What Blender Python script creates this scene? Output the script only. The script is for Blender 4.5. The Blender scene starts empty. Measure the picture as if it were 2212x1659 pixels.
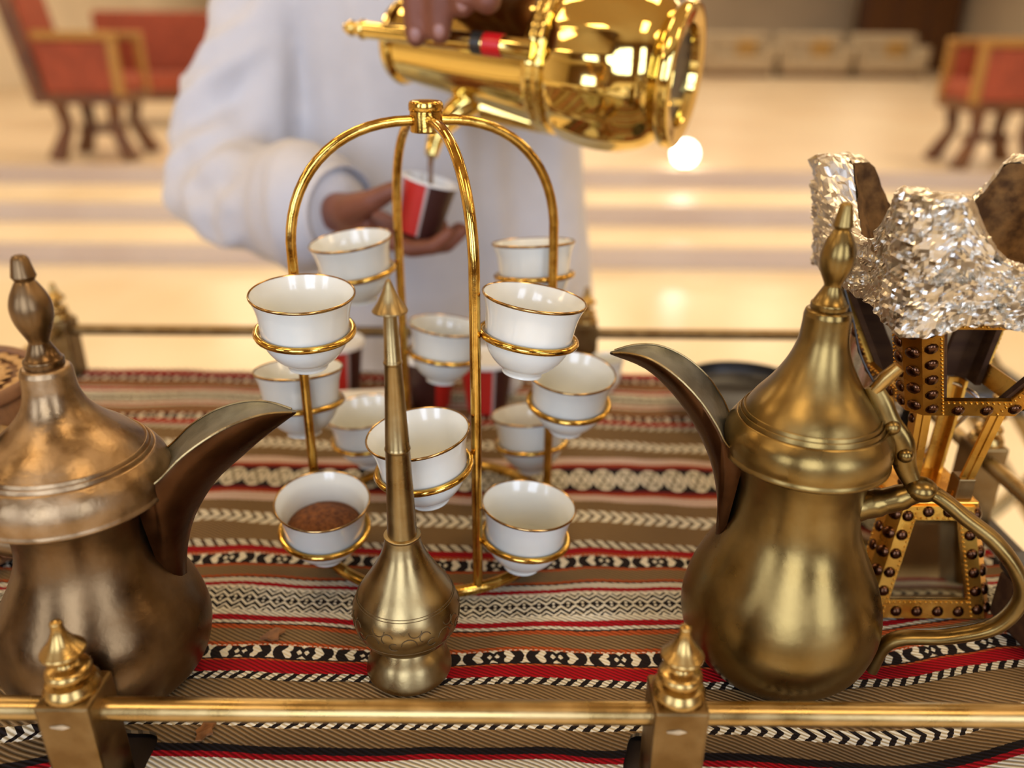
import bpy, bmesh, math, random
from mathutils import Vector, Matrix, noise, Quaternion

random.seed(7)
R = math.radians
PI = math.pi
TZ = 0.92                                  # height of the table top (cloth level) above the floor

# ------------------------------------------------------------------ camera, world, light, exposure
scene = bpy.context.scene
COL = scene.collection
cam_d = bpy.data.cameras.new('camera')
cam = bpy.data.objects.new('camera', cam_d)
COL.objects.link(cam)
cam_d.sensor_width = 36.0
cam_d.lens = 1740.0 / 2212.0 * 36.0
cam_d.clip_start = 0.01
cam_d.dof.use_dof = True
cam_d.dof.focus_distance = 0.485
cam_d.dof.aperture_fstop = 3.0
pitch = math.atan((829.5 - 80.0) / 1740.0)
cam.matrix_world = Matrix.Translation((0, 0, TZ + 0.37)) @ Matrix.Rotation(PI / 2 - pitch, 4, 'X') @ Matrix.Rotation(R(0.45), 4, 'Z')
scene.camera = cam

world = bpy.data.worlds.new('lobby_world')
scene.world = world
world.use_nodes = True
world.node_tree.nodes['Background'].inputs[0].default_value = (0.80, 0.84, 1.0, 1)
world.node_tree.nodes['Background'].inputs[1].default_value = 0.6

def area_light(name, loc, rot, sx, sy, energy, color):
    l = bpy.data.lights.new(name, 'AREA')
    l.shape = 'RECTANGLE'; l.size = sx; l.size_y = sy; l.energy = energy; l.color = color
    o = bpy.data.objects.new(name, l); COL.objects.link(o)
    o.location = loc; o.rotation_euler = rot
    return o

# daylight entering through the three tall windows in the wall behind the photographer
for wx in (-4.2, -0.6, 3.0):
    area_light('window_daylight', (wx, -3.88, 2.3), (R(90), 0, 0), 1.9, 3.0, 185, (0.68, 0.79, 1.0))

scene.view_settings.view_transform = 'Standard'
scene.view_settings.look = 'None'
scene.view_settings.gamma = 1.0
scene.view_settings.use_curve_mapping = False
scene.view_settings.exposure = -0.36
scene.cycles.use_denoising = True
scene.cycles.max_bounces = 5
scene.cycles.diffuse_bounces = 3
scene.cycles.glossy_bounces = 4
scene.cycles.adaptive_threshold = 0.05
scene.cycles.caustics_reflective = False
scene.cycles.caustics_refractive = False
scene.cycles.sample_clamp_indirect = 6.0

# ------------------------------------------------------------------ materials
MATS = {}
def base_mat(name):
    m = bpy.data.materials.new(name); m.use_nodes = True
    nt = m.node_tree
    b = nt.nodes['Principled BSDF']
    MATS[name] = m
    return m, nt, b

def mat(name, col, rough=0.5, metal=0.0, var=0.0, scale=40.0, bump=0.0, bscale=None, col2=None, coat=0.0, rvar=0.0, aniso=None, detail=4.0):
    """plain principled material with an optional noise mix of two colours, noise bump and roughness variation"""
    m, nt, b = base_mat(name)
    b.inputs['Base Color'].default_value = (*col, 1)
    b.inputs['Roughness'].default_value = rough
    b.inputs['Metallic'].default_value = metal
    if coat:
        b.inputs['Coat Weight'].default_value = coat
        b.inputs['Coat Roughness'].default_value = 0.05
    tc = nt.nodes.new('ShaderNodeTexCoord')
    if var or col2 or rvar:
        n = nt.nodes.new('ShaderNodeTexNoise')
        n.inputs['Scale'].default_value = scale
        n.inputs['Detail'].default_value = detail
        mp = nt.nodes.new('ShaderNodeMapping')
        if aniso: mp.inputs['Scale'].default_value = aniso
        nt.links.new(tc.outputs['Object'], mp.inputs[0])
        nt.links.new(mp.outputs[0], n.inputs['Vector'])
        if var or col2:
            cr = nt.nodes.new('ShaderNodeValToRGB')
            c2 = col2 if col2 else tuple(c * (1 - var) for c in col)
            cr.color_ramp.elements[0].position = 0.36; cr.color_ramp.elements[0].color = (*c2, 1)
            cr.color_ramp.elements[1].position = 0.64; cr.color_ramp.elements[1].color = (*col, 1)
            nt.links.new(n.outputs['Fac'], cr.inputs[0])
            nt.links.new(cr.outputs[0], b.inputs['Base Color'])
        if rvar:
            mr = nt.nodes.new('ShaderNodeMapRange')
            mr.inputs['From Min'].default_value = 0.3; mr.inputs['From Max'].default_value = 0.7
            mr.inputs['To Min'].default_value = max(0.02, rough - rvar); mr.inputs['To Max'].default_value = rough + rvar
            nt.links.new(n.outputs['Fac'], mr.inputs['Value'])
            nt.links.new(mr.outputs[0], b.inputs['Roughness'])
    if bump:
        n2 = nt.nodes.new('ShaderNodeTexNoise')
        n2.inputs['Scale'].default_value = bscale or scale * 4
        n2.inputs['Detail'].default_value = 5
        nt.links.new(tc.outputs['Object'], n2.inputs['Vector'])
        bp = nt.nodes.new('ShaderNodeBump'); bp.inputs['Strength'].default_value = bump
        bp.inputs['Distance'].default_value = 0.001
        nt.links.new(n2.outputs['Fac'], bp.inputs['Height'])
        nt.links.new(bp.outputs[0], b.inputs['Normal'])
    return m

def emit(name, col, strength):
    m, nt, b = base_mat(name)
    b.inputs['Base Color'].default_value = (*col, 1)
    b.inputs['Emission Color'].default_value = (*col, 1)
    b.inputs['Emission Strength'].default_value = strength
    return m

mat('brass_olive', (0.275, 0.185, 0.063), 0.31, 1.0, col2=(0.17, 0.108, 0.033), scale=28, rvar=0.09, bump=0.12, bscale=160)
mat('brass_brown', (0.20, 0.125, 0.06), 0.34, 1.0, col2=(0.115, 0.068, 0.031), scale=34, rvar=0.10, bump=0.2, bscale=150)
mat('brass_brown_lid', (0.36, 0.245, 0.135), 0.36, 1.0, col2=(0.20, 0.125, 0.06), scale=60, rvar=0.10, bump=0.3, bscale=180)
mat('copper_dark', (0.10, 0.045, 0.018), 0.34, 1.0, col2=(0.055, 0.024, 0.010), scale=30, rvar=0.1, bump=0.15, bscale=200)
mat('verdigris_grey', (0.21, 0.205, 0.17), 0.45, 0.8, col2=(0.10, 0.10, 0.075), scale=50, rvar=0.1, bump=0.3, bscale=160)
mat('brass_pale', (0.36, 0.265, 0.12), 0.32, 1.0, col2=(0.25, 0.17, 0.07), scale=48, rvar=0.10, bump=0.12, bscale=170)
mat('engraving', (0.11, 0.07, 0.028), 0.6, 0.6)
mat('brass_rail', (0.46, 0.32, 0.135), 0.30, 1.0, col2=(0.33, 0.22, 0.08), scale=40, rvar=0.08, bump=0.1, bscale=150)
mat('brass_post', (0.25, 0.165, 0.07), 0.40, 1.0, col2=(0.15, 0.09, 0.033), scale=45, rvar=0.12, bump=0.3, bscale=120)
mat('brass_finial', (0.47, 0.31, 0.11), 0.27, 1.0, col2=(0.31, 0.195, 0.06), scale=50, rvar=0.06)
mat('worn_silver', (0.62, 0.60, 0.55), 0.4, 1.0, var=0.3, scale=200)
mat('gold_wire', (0.74, 0.48, 0.115), 0.15, 1.0, col2=(0.46, 0.255, 0.045), scale=90, rvar=0.07, bump=0.15, bscale=220)
mat('gold_mirror', (0.80, 0.60, 0.19), 0.07, 1.0)
mat('gold_dark', (0.10, 0.07, 0.02), 0.25, 1.0)
mat('red_enamel', (0.55, 0.01, 0.012), 0.25)
mat('black_enamel', (0.03, 0.025, 0.02), 0.3)
mat('porcelain', (0.76, 0.745, 0.66), 0.16, 0.0, coat=0.35)
mat('cup_gilt', (0.42, 0.27, 0.11), 0.18, 1.0)
mat('ground_spice', (0.22, 0.075, 0.018), 0.95, 0, col2=(0.10, 0.03, 0.008), scale=260, bump=1.0, bscale=500)
mat('foil', (0.64, 0.595, 0.52), 0.29, 1.0, rvar=0.06, scale=120)
mat('clay_dark', (0.17, 0.085, 0.026), 0.85, 0, col2=(0.05, 0.022, 0.007), scale=90, bump=1.0, bscale=160)
mat('sheet_brass', (0.72, 0.40, 0.07), 0.28, 1.0, col2=(0.56, 0.29, 0.042), scale=50, rvar=0.08, bump=0.12, bscale=140)
mat('tack_dark', (0.10, 0.044, 0.022), 0.22, 1.0, var=0.4, scale=300)
mat('wood_dark', (0.085, 0.038, 0.014), 0.75, 0, col2=(0.055, 0.022, 0.009), scale=20, aniso=(1, 8, 8), bump=0.2)
mat('mirror', (0.36, 0.33, 0.25), 0.04, 1.0, var=0.25, scale=30)
mat('black_thing', (0.018, 0.016, 0.014), 0.4)
mat('steel', (0.7, 0.69, 0.66), 0.2, 1.0)
mat('palm_straw', (0.55, 0.33, 0.12), 0.65, 0, col2=(0.38, 0.20, 0.06), scale=60, aniso=(1, 1, 4), bump=0.4)
mat('palm_straw_brown', (0.30, 0.14, 0.055), 0.65, 0, var=0.35, scale=60, bump=0.4)
mat('palm_straw_green', (0.04, 0.17, 0.07), 0.6)
mat('leather', (0.28, 0.13, 0.055), 0.55, 0, var=0.35, scale=40, bump=0.3)
mat('skin', (0.20, 0.062, 0.031), 0.55, 0, col2=(0.155, 0.046, 0.022), scale=30)
mat('nail', (0.28, 0.12, 0.085), 0.35)
mat('hair', (0.012, 0.010, 0.009), 0.6)
mat('robe', (0.56, 0.545, 0.56), 0.85, 0, var=0.05, scale=30, bump=0.25, bscale=300)
mat('sandal', (0.10, 0.05, 0.025), 0.6)
mat('coffee', (0.16, 0.07, 0.02), 0.15)
mat('paper_white', (0.86, 0.84, 0.80), 0.6)
mat('marble_floor', (0.92, 0.79, 0.55), 0.25, 0, col2=(0.86, 0.69, 0.44), scale=1.3, detail=6, aniso=(1, 0.6, 1))
mat('marble_platform', (0.84, 0.68, 0.48), 0.32, 0, col2=(0.76, 0.58, 0.39), scale=0.8, detail=6)
mat('marble_tread', (0.90, 0.76, 0.54), 0.42, 0, col2=(0.84, 0.67, 0.44), scale=1.3, detail=6)
mat('step_riser', (0.62, 0.56, 0.54), 0.4, 0, col2=(0.56, 0.48, 0.45), scale=1.2)  # greyer than the treads: shade on the risers put into the colour
mat('wall_paint', (0.86, 0.74, 0.57), 0.8, 0, var=0.1, scale=0.6)
mat('ceiling_paint', (0.42, 0.31, 0.19), 0.85)
mat('front_wall_dark', (0.16, 0.085, 0.04), 0.55, 0, var=0.3, scale=3)  # dark tone invented for the unseen wall, to deepen reflections in the metal
mat('window_frame', (0.10, 0.06, 0.03), 0.5)
mat('chair_wood', (0.17, 0.065, 0.015), 0.4, 0, col2=(0.10, 0.035, 0.008), scale=12)
mat('chair_gold', (0.42, 0.22, 0.05), 0.45, 0.5)
mat('chair_red', (0.36, 0.07, 0.030), 0.75, 0, var=0.25, scale=14)
mat('sofa_beige', (0.52, 0.42, 0.29), 0.85, 0, var=0.15, scale=6)
mat('sofa_gold', (0.45, 0.27, 0.08), 0.8)
mat('cabinet_brown', (0.10, 0.035, 0.012), 0.5)
mat('table_wood', (0.035, 0.02, 0.012), 0.6, 0, var=0.4, scale=15)
mat('petal', (0.26, 0.10, 0.025), 0.6, 0, var=0.4, scale=200)
emit('lamp_warm', (1.0, 0.77, 0.46), 12.0)
emit('lamp_hall', (1.0, 0.84, 0.60), 19.0)
emit('glint_glow', (1.0, 0.95, 0.88), 14.0)  # glow of the globe that stands in for a reflected spotlight

# ---- cup print: red, dark brown and a thin white line, by angle around the cup
def paper_cup_mat():
    m, nt, b = base_mat('paper_cup_print')
    tc = nt.nodes.new('ShaderNodeTexCoord')
    g = nt.nodes.new('ShaderNodeTexGradient'); g.gradient_type = 'RADIAL'
    nt.links.new(tc.outputs['Object'], g.inputs[0])
    cr = nt.nodes.new('ShaderNodeValToRGB'); cr.color_ramp.interpolation = 'CONSTANT'
    el = cr.color_ramp.elements
    stops = [(0.0, (0.52, 0.020, 0.012)), (0.225, (0.45, 0.36, 0.34)), (0.245, (0.040, 0.008, 0.006)), (0.50, (0.52, 0.020, 0.012)), (0.70, (0.45, 0.36, 0.34)), (0.72, (0.04, 0.008, 0.006)), (0.95, (0.52, 0.02, 0.012))]
    el[0].position = 0; el[0].color = (*stops[0][1], 1)
    el[1].position = stops[1][0]; el[1].color = (*stops[1][1], 1)
    for p, c in stops[2:]:
        e = el.new(p); e.color = (*c, 1)
    nt.links.new(g.outputs[0], cr.inputs[0])
    nt.links.new(cr.outputs[0], b.inputs['Base Color'])
    b.inputs['Roughness'].default_value = 0.45
paper_cup_mat()

# ---- the woven cloth: stripes and motifs worked out from the cloth's own u (across) and v (along) coordinates
class S:
    """a socket with arithmetic: every operator adds a Math node"""
    nt = None
    def __init__(s, k): s.k = k
    @staticmethod
    def op(o, *a):
        n = S.nt.nodes.new('ShaderNodeMath'); n.operation = o
        for i, x in enumerate(a):
            if isinstance(x, S): S.nt.links.new(x.k, n.inputs[i])
            else: n.inputs[i].default_value = float(x)
        return S(n.outputs[0])
    def __add__(s, o): return S.op('ADD', s, o)
    def __radd__(s, o): return S.op('ADD', o, s)
    def __sub__(s, o): return S.op('SUBTRACT', s, o)
    def __rsub__(s, o): return S.op('SUBTRACT', o, s)
    def __mul__(s, o): return S.op('MULTIPLY', s, o)
    def __rmul__(s, o): return S.op('MULTIPLY', o, s)
    def __truediv__(s, o): return S.op('DIVIDE', s, o)
    def __lt__(s, o): return S.op('LESS_THAN', s, o)
    def __gt__(s, o): return S.op('GREATER_THAN', s, o)
    def abs(s): return S.op('ABSOLUTE', s)
    def frac(s): return S.op('FRACT', s)
    def floor(s): return S.op('FLOOR', s)
    def sin(s): return S.op('SINE', s)
def smax(a, b): return S.op('MAXIMUM', a, b)
def smin(a, b): return S.op('MINIMUM', a, b)
def between(x, a, b): return (x > a) * (x < b)

RED = (0.40, 0.003, 0.008); DRED = (0.24, 0.008, 0.006); ORG = (0.48, 0.09, 0.018); BLK = (0.012, 0.007, 0.006)
BRN = (0.25, 0.152, 0.064); CRM = (0.76, 0.68, 0.51); PNK = (0.74, 0.53, 0.42)
BANDS = [(0.0, BLK), (0.0195, DRED), (0.025, ORG), (0.0285, PNK), (0.041, BRN), (0.112, RED), (0.119, ORG), (0.1223, BLK), (0.1366, ORG),
         (0.1385, BRN), (0.1503, ORG), (0.1540, BLK), (0.155, CRM), (0.1596, RED), (0.1634, CRM), (0.1666, CRM),
         (0.1941, RED), (0.1994, CRM), (0.2022, BLK), (0.2041, ORG), (0.2074, BRN), (0.2202, ORG), (0.2233, BLK), (0.2358, ORG), (0.2375, RED),
         (0.2482, BLK), (0.2546, BRN), (0.3040, BLK), (0.3085, RED), (0.3125, CRM), (0.3300, RED)]
YC = 0.6441

def cloth_mat(name):
    m, nt, b = base_mat(name)
    S.nt = nt
    tc = nt.nodes.new('ShaderNodeUVMap')
    sp = nt.nodes.new('ShaderNodeSeparateXYZ')
    nt.links.new(tc.outputs[0], sp.inputs[0])
    u = S(sp.outputs[0]) + 10.0
    vy = S(sp.outputs[1])
    # slight weaving irregularity
    nz = nt.nodes.new('ShaderNodeTexNoise'); nz.inputs['Scale'].default_value = 420; nz.inputs['Detail'].default_value = 1
    nt.links.new(tc.outputs[0], nz.inputs['Vector'])
    jit = (S(nz.outputs['Fac']) - 0.5) * 0.0016
    d = YC - vy
    w = d.abs() + jit
    WM = 0.34
    cr = nt.nodes.new('ShaderNodeValToRGB'); cr.color_ramp.interpolation = 'CONSTANT'
    el = cr.color_ramp.elements
    el[0].position = 0; el[0].color = (*BANDS[0][1], 1)
    el[1].position = BANDS[1][0] / WM; el[1].color = (*BANDS[1][1], 1)
    for p, c in BANDS[2:]:
        e = el.new(p / WM); e.color = (*c, 1)
    nt.links.new((w / WM).k, cr.inputs[0])
    col = cr.outputs[0]
    def mix(fac, c):
        nonlocal col
        n = nt.nodes.new('ShaderNodeMix'); n.data_type = 'RGBA'
        nt.links.new(fac.k, n.inputs[0]); nt.links.new(col, n.inputs[6])
        n.inputs[7].default_value = (*c, 1)
        col = n.outputs[2]
    uj = u + jit
    # row of big medallions
    P = 0.0213
    a = ((uj / P).frac() - 0.5) / 0.49
    bb = d / 0.0185
    r2 = a * a + bb * bb
    inner = between((a.abs() * 1.3 - bb.abs() * 0.9).abs(), -1.0, 0.16) + between((r2 - 0.45).abs(), -1.0, 0.10)
    circ = (r2 < 1.0) * (w < 0.0195)
    mix(circ, CRM)
    mix(circ * smin(inner, 1.0), (0.24, 0.20, 0.13))
    # chevron row
    P = 0.0092
    c1 = (w - 0.068) / 0.0088
    ch = ((uj / P - (1.0 - c1.abs()) * 0.75).frac() < 0.62) * (c1.abs() < 1.0)
    mix(ch, CRM)
    mix((c1.abs() < 0.75) * (1.0 - ch), (0.12, 0.085, 0.05))
    # slanted dashes beside the red stripe
    c2 = (w - 0.1078) / 0.0045
    dash = ((uj / 0.0090 - c2 * 0.35).frac() < 0.62) * (c2.abs() < 1.0)
    mix(c2.abs() < 0.9, (0.10, 0.06, 0.035))
    mix(dash, CRM)
    # figured bands: four-diamond cross, heart, hourglass, mirrored heart
    for lo, hi in ((0.1223, 0.1366), (0.2233, 0.2358)):
        mid = (lo + hi) / 2; hh = (hi - lo) / 2
        vb = ((w - mid) / hh)
        ab = vb.abs()
        t = (uj / 0.0416).frac() * 4.0
        cell = t.floor()
        a = (t - cell) * 2.0 - 1.0
        aa = a.abs()
        cross = smax(((aa - 0.48).abs() * 1.05 + ab) < 0.36, (aa * 0.72 + (ab - 0.92).abs()) < 0.42)
        hour = aa < (0.12 + 0.62 * ab * ab)
        sgn = 1.0 - (cell > 2.5) * 2.0
        ax = a * sgn
        heart = (ax < (0.72 - 0.85 * ab)) * (ax > (-0.30 - 0.35 * (ab * 3.0).sin())) * (ab < 0.86)
        shape = (cell < 0.5) * cross + between(cell, 1.5, 2.5) * hour + (between(cell, 0.5, 1.5) + (cell > 2.5)) * heart
        mix(shape * (ab < 0.90), CRM)
        mix(between(vb, -1.0, -0.90) * ((uj / 0.0034).frac() < 0.6), CRM)
    # small-patterned zigzag band
    zc = ((w - 0.1789) / 0.0122)
    s_ = zc.abs()
    tri = ((uj / 0.0104).frac() - 0.5).abs() * 2.0
    mm = s_ + 0.40 * tri
    zz = smin(smin((mm < 0.40) + between(mm, 0.60, 0.82) + between(mm, 0.99, 1.14), 1.0), (s_ < 0.95))
    inz = (s_ < 1.0)
    mix(inz, CRM)
    mix(inz * zz, BLK)
    du = ((uj / 0.0104).frac() - 0.5) * 0.85
    dot = ((du * du + (s_ - 0.13) * (s_ - 0.13)) < 0.008)
    mix(inz * dot, CRM)
    # black and cream slashes, and the chevrons next to the front rail
    c3 = (w - 0.2514) / 0.0032
    mix(((uj / 0.0088 + c3 * 0.32).frac() < 0.55) * (c3.abs() < 1.0), CRM)
    c4 = (w - 0.2865) / 0.0046
    mix(c4.abs() < 1.0, BLK)
    mix(((uj / 0.0092 - (1.0 - c4.abs()) * 0.5).frac() < 0.56) * (c4.abs() < 1.0), CRM)
    # twill: fine slanted ribs
    ph = (vy + u * 0.50) / 0.0029
    rib = ((ph + jit * 60.0) * (2 * PI)).sin() * 0.5 + 0.5
    n = nt.nodes.new('ShaderNodeMix'); n.data_type = 'RGBA'; n.blend_type = 'MULTIPLY'
    n.inputs[0].default_value = 1.0
    nt.links.new(col, n.inputs[6])
    gr = nt.nodes.new('ShaderNodeCombineColor')
    val = 1.0 - (rib > 0.62) * 0.60
    for i in range(3): nt.links.new(val.k, gr.inputs[i])
    nt.links.new(gr.outputs[0], n.inputs[7])
    # motif yarns float over the twill: weaken it on the light and figured bands
    n2 = nt.nodes.new('ShaderNodeMix'); n2.data_type = 'RGBA'
    fig = smin(between(w, 0.1223, 0.1366) + between(w, 0.2233, 0.2358) + between(w, 0.1666, 0.1911) + (w < 0.0195) + between(w, 0.059, 0.077) + between(w, 0.281, 0.2915), 1.0)
    nt.links.new((fig * 0.85).k, n2.inputs[0]); nt.links.new(n.outputs[2], n2.inputs[6]); nt.links.new(col, n2.inputs[7])
    nt.links.new(n2.outputs[2], b.inputs['Base Color'])
    b.inputs['Roughness'].default_value = 0.92
    b.inputs['Specular IOR Level'].default_value = 0.2
    bp = nt.nodes.new('ShaderNodeBump'); bp.inputs['Strength'].default_value = 0.7; bp.inputs['Distance'].default_value = 0.0008
    hgt = (1.0 - rib) + S(nz.outputs['Fac']) * 0.5
    nt.links.new(hgt.k, bp.inputs['Height']); nt.links.new(bp.outputs[0], b.inputs['Normal'])
cloth_mat('sadu_cloth')

# ------------------------------------------------------------------ object helpers
MATS['wood_dark'].node_tree.nodes['Principled BSDF'].inputs['Specular IOR Level'].default_value = 0.15
MATS['clay_dark'].node_tree.nodes['Principled BSDF'].inputs['Specular IOR Level'].default_value = 0.15
def obj(name, me, material, parent=None, loc=None, rot=None):
    """link a mesh (or a bmesh) as one object"""
    if isinstance(me, bmesh.types.BMesh):
        bm = me
        bmesh.ops.recalc_face_normals(bm, faces=bm.faces)
        me = bpy.data.meshes.new(name); bm.to_mesh(me); bm.free()
    o = bpy.data.objects.new(name, me); COL.objects.link(o)
    if material and not me.materials: me.materials.append(MATS[material])
    if parent: o.parent = parent
    if loc: o.location = loc
    if rot: o.rotation_euler = rot
    return o

def smooth(o, ang=40):
    me = o.data
    me.shade_smooth()
    me.set_sharp_from_angle(angle=R(ang))
    return o

def thing(name, label, cat, loc=(0, 0, 0), rot=(0, 0, 0), group=None):
    o = bpy.data.objects.new(name, None); COL.objects.link(o)
    o.empty_display_size = 0.02
    o.location = loc; o.rotation_euler = rot
    o['label'] = label; o['category'] = cat
    if group: o['group'] = group
    return o

def tag(o, label, cat, group=None):
    o['label'] = label; o['category'] = cat
    if group: o['group'] = group
    return o

def struct(o):
    o['kind'] = 'structure'
    return o

def crom(pts, n):
    """Catmull-Rom through points (any dimension)"""
    pts = [Vector(p) for p in pts]
    if len(pts) < 3: 
        return [pts[0].lerp(pts[-1], i / n) for i in range(n + 1)]
    out = []
    for i in range(len(pts) - 1):
        p0 = pts[max(i - 1, 0)]; p1 = pts[i]; p2 = pts[i + 1]; p3 = pts[min(i + 2, len(pts) - 1)]
        for k in range(n):
            t = k / n
            out.append(0.5 * ((2 * p1) + (p2 - p0) * t + (2 * p0 - 5 * p1 + 4 * p2 - p3) * t * t + (3 * p1 - p0 - 3 * p2 + p3) * t ** 3))
    out.append(pts[-1])
    return out

def lathe(bm, profs, seg=48, n=5, fn=None):
    """revolve; profs = list of smooth pieces, each a list of (r, z); pieces meet in a crease"""
    prof = []
    for p in profs:
        q = crom([(a, b, 0) for a, b in p], n if len(p) > 2 else 1)
        prof += [v for v in q] if not prof else [v for v in q[1:]]
    rings = []
    for v in prof:
        r, z = max(v.x, 0.0), v.y
        if r < 1e-5:
            rings.append([bm.verts.new((0, 0, z))])
        else:
            ring = []
            for i in range(seg):
                a = 2 * PI * i / seg
                rr = fn(r, z, a) if fn else r
                ring.append(bm.verts.new((rr * math.cos(a), rr * math.sin(a), z)))
            rings.append(ring)
    for A, B in zip(rings, rings[1:]):
        if len(A) == 1 and len(B) == 1: continue
        for i in range(seg):
            j = (i + 1) % seg
            if len(A) == 1: bm.faces.new((A[0], B[i], B[j]))
            elif len(B) == 1: bm.faces.new((A[i], A[j], B[0]))
            else: bm.faces.new((A[i], A[j], B[j], B[i]))
    return bm

def lathe_obj(name, profs, material, parent=None, seg=48, n=5, fn=None, loc=None, rot=None, ang=40):
    bm = lathe(bmesh.new(), profs, seg, n, fn)
    return smooth(obj(name, bm, material, parent, loc, rot), ang)

def tube(bm, pts, rad, seg=10, closed=False, cap=True, flat=1.0, upv=None):
    """sweep a circle (flattened by `flat` along the second axis) along points; rad number or list"""
    pts = [Vector(p) for p in pts]
    n = len(pts)
    rings = []
    prev = Vector(upv) if upv else None
    for i, p in enumerate(pts):
        if closed: t = pts[(i + 1) % n] - pts[i - 1]
        else: t = pts[min(i + 1, n - 1)] - pts[max(i - 1, 0)]
        t.normalize()
        if prev is None:
            prev = Vector((0, 0, 1)) if abs(t.z) < 0.9 else Vector((1, 0, 0))
        x = (prev - t * prev.dot(t)).normalized()
        if not upv: prev = x
        y = t.cross(x)
        r = rad[i] if isinstance(rad, (list, tuple)) else rad
        rings.append([bm.verts.new(p + x * (r * math.cos(2 * PI * k / seg)) + y * (r * flat * math.sin(2 * PI * k / seg))) for k in range(seg)])
    m = n if closed else n - 1
    for i in range(m):
        A = rings[i]; B = rings[(i + 1) % n]
        for k in range(seg):
            bm.faces.new((A[k], A[(k + 1) % seg], B[(k + 1) % seg], B[k]))
    if cap and not closed:
        bm.faces.new(rings[0][::-1]); bm.faces.new(rings[-1])
    return bm

def tube_obj(name, pts, rad, material, parent=None, seg=10, closed=False, flat=1.0, upv=None):
    return smooth(obj(name, tube(bmesh.new(), pts, rad, seg, closed, True, flat, upv), material, parent), 50)

def box(bm, c, s, bev=0.0, mtx=None):
    r = bmesh.ops.create_cube(bm, size=1.0)
    vs = r['verts']
    M = Matrix.Translation(c) @ Matrix.Diagonal((*s, 1))
    if mtx is not None: M = mtx @ M
    bmesh.ops.transform(bm, matrix=M, verts=vs)
    if bev:
        es = list({e for v in vs for e in v.link_edges})
        bmesh.ops.bevel(bm, geom=es, offset=bev, segments=2, profile=0.5, affect='EDGES', clamp_overlap=True)
    return bm

def box_obj(name, c, s, material, parent=None, bev=0.0, mtx=None):
    return obj(name, box(bmesh.new(), c, s, bev, mtx), material, parent)

def capsule(bm, p0, r0, p1, r1, seg=12):
    p0 = Vector(p0); p1 = Vector(p1); t = (p1 - p0); L = t.length
    if L < 1e-6: t = Vector((0, 0, 1))
    q = Vector((0, 0, 1)).rotation_difference(t.normalized()).to_matrix()
    prof = []
    for k in range(5): 
        a = -PI / 2 + k / 4 * PI / 2
        prof.append((r0 * math.cos(a), r0 * math.sin(a)))
    for k in range(5):
        a = k / 4 * PI / 2
        prof.append((r1 * math.cos(a), L + r1 * math.sin(a)))
    rings = []
    for r, z in prof:
        if r < 1e-6: rings.append([bm.verts.new(p0 + q @ Vector((0, 0, z)))])
        else: rings.append([bm.verts.new(p0 + q @ Vector((r * math.cos(2 * PI * i / seg), r * math.sin(2 * PI * i / seg), z))) for i in range(seg)])
    for A, B in zip(rings, rings[1:]):
        for i in range(seg):
            j = (i + 1) % seg
            if len(A) == 1 and len(B) > 1: bm.faces.new((A[0], B[j], B[i]))
            elif len(B) == 1 and len(A) > 1: bm.faces.new((A[i], A[j], B[0]))
            elif len(A) > 1: bm.faces.new((A[i], A[j], B[j], B[i]))

def chain(bm, pts, rads, seg=12):
    for (a, ra), (b, rb) in zip(list(zip(pts, rads)), list(zip(pts, rads))[1:]):
        capsule(bm, a, ra, b, rb, seg)

def loft(bm, secs, seg=28):
    """closed tube through (cx, cy, z, rx, ry) sections"""
    rings = [[bm.verts.new((cx + rx * math.cos(2 * PI * k / seg), cy + ry * math.sin(2 * PI * k / seg), z)) for k in range(seg)] for cx, cy, z, rx, ry in secs]
    for A, B in zip(rings, rings[1:]):
        for k in range(seg):
            bm.faces.new((A[k], A[(k + 1) % seg], B[(k + 1) % seg], B[k]))
    bm.faces.new(rings[0][::-1]); bm.faces.new(rings[-1])

def fuse(name, bm, voxel, smooth_it=6):
    """one continuous skin around overlapping closed shapes"""
    bmesh.ops.recalc_face_normals(bm, faces=bm.faces)
    me = bpy.data.meshes.new(name); bm.to_mesh(me); bm.free()
    o = bpy.data.objects.new(name, me); COL.objects.link(o)
    md = o.modifiers.new('r', 'REMESH'); md.mode = 'VOXEL'; md.voxel_size = voxel
    ms = o.modifiers.new('s', 'SMOOTH'); ms.iterations = smooth_it; ms.factor = 0.5
    dg = bpy.context.evaluated_depsgraph_get(); dg.update()
    out = bpy.data.meshes.new_from_object(o.evaluated_get(dg))
    bpy.data.objects.remove(o); bpy.data.meshes.remove(me)
    out.name = name
    out.shade_smooth()
    return out

def copy_tree(o, parent=None):
    c = o.copy(); COL.objects.link(c); c.parent = parent
    for ch in list(o.children): copy_tree(ch, c)
    return c

# ------------------------------------------------------------------ the lobby
def plane_quad(name, pts, material):
    bm = bmesh.new()
    bm.faces.new([bm.verts.new(p) for p in pts])
    return struct(obj(name, bm, material))
X0, X1, Y0, Y1, ZC = -9.0, 14.0, -4.0, 30.0, 4.6
def slab(name, lo, hi, material):
    c = [(a + b) / 2 for a, b in zip(lo, hi)]; s = [b - a for a, b in zip(lo, hi)]
    return struct(box_obj(name, c, s, material))
slab('floor', (X0, Y0, -0.1), (X1, 4.80, 0.0), 'marble_floor')
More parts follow.
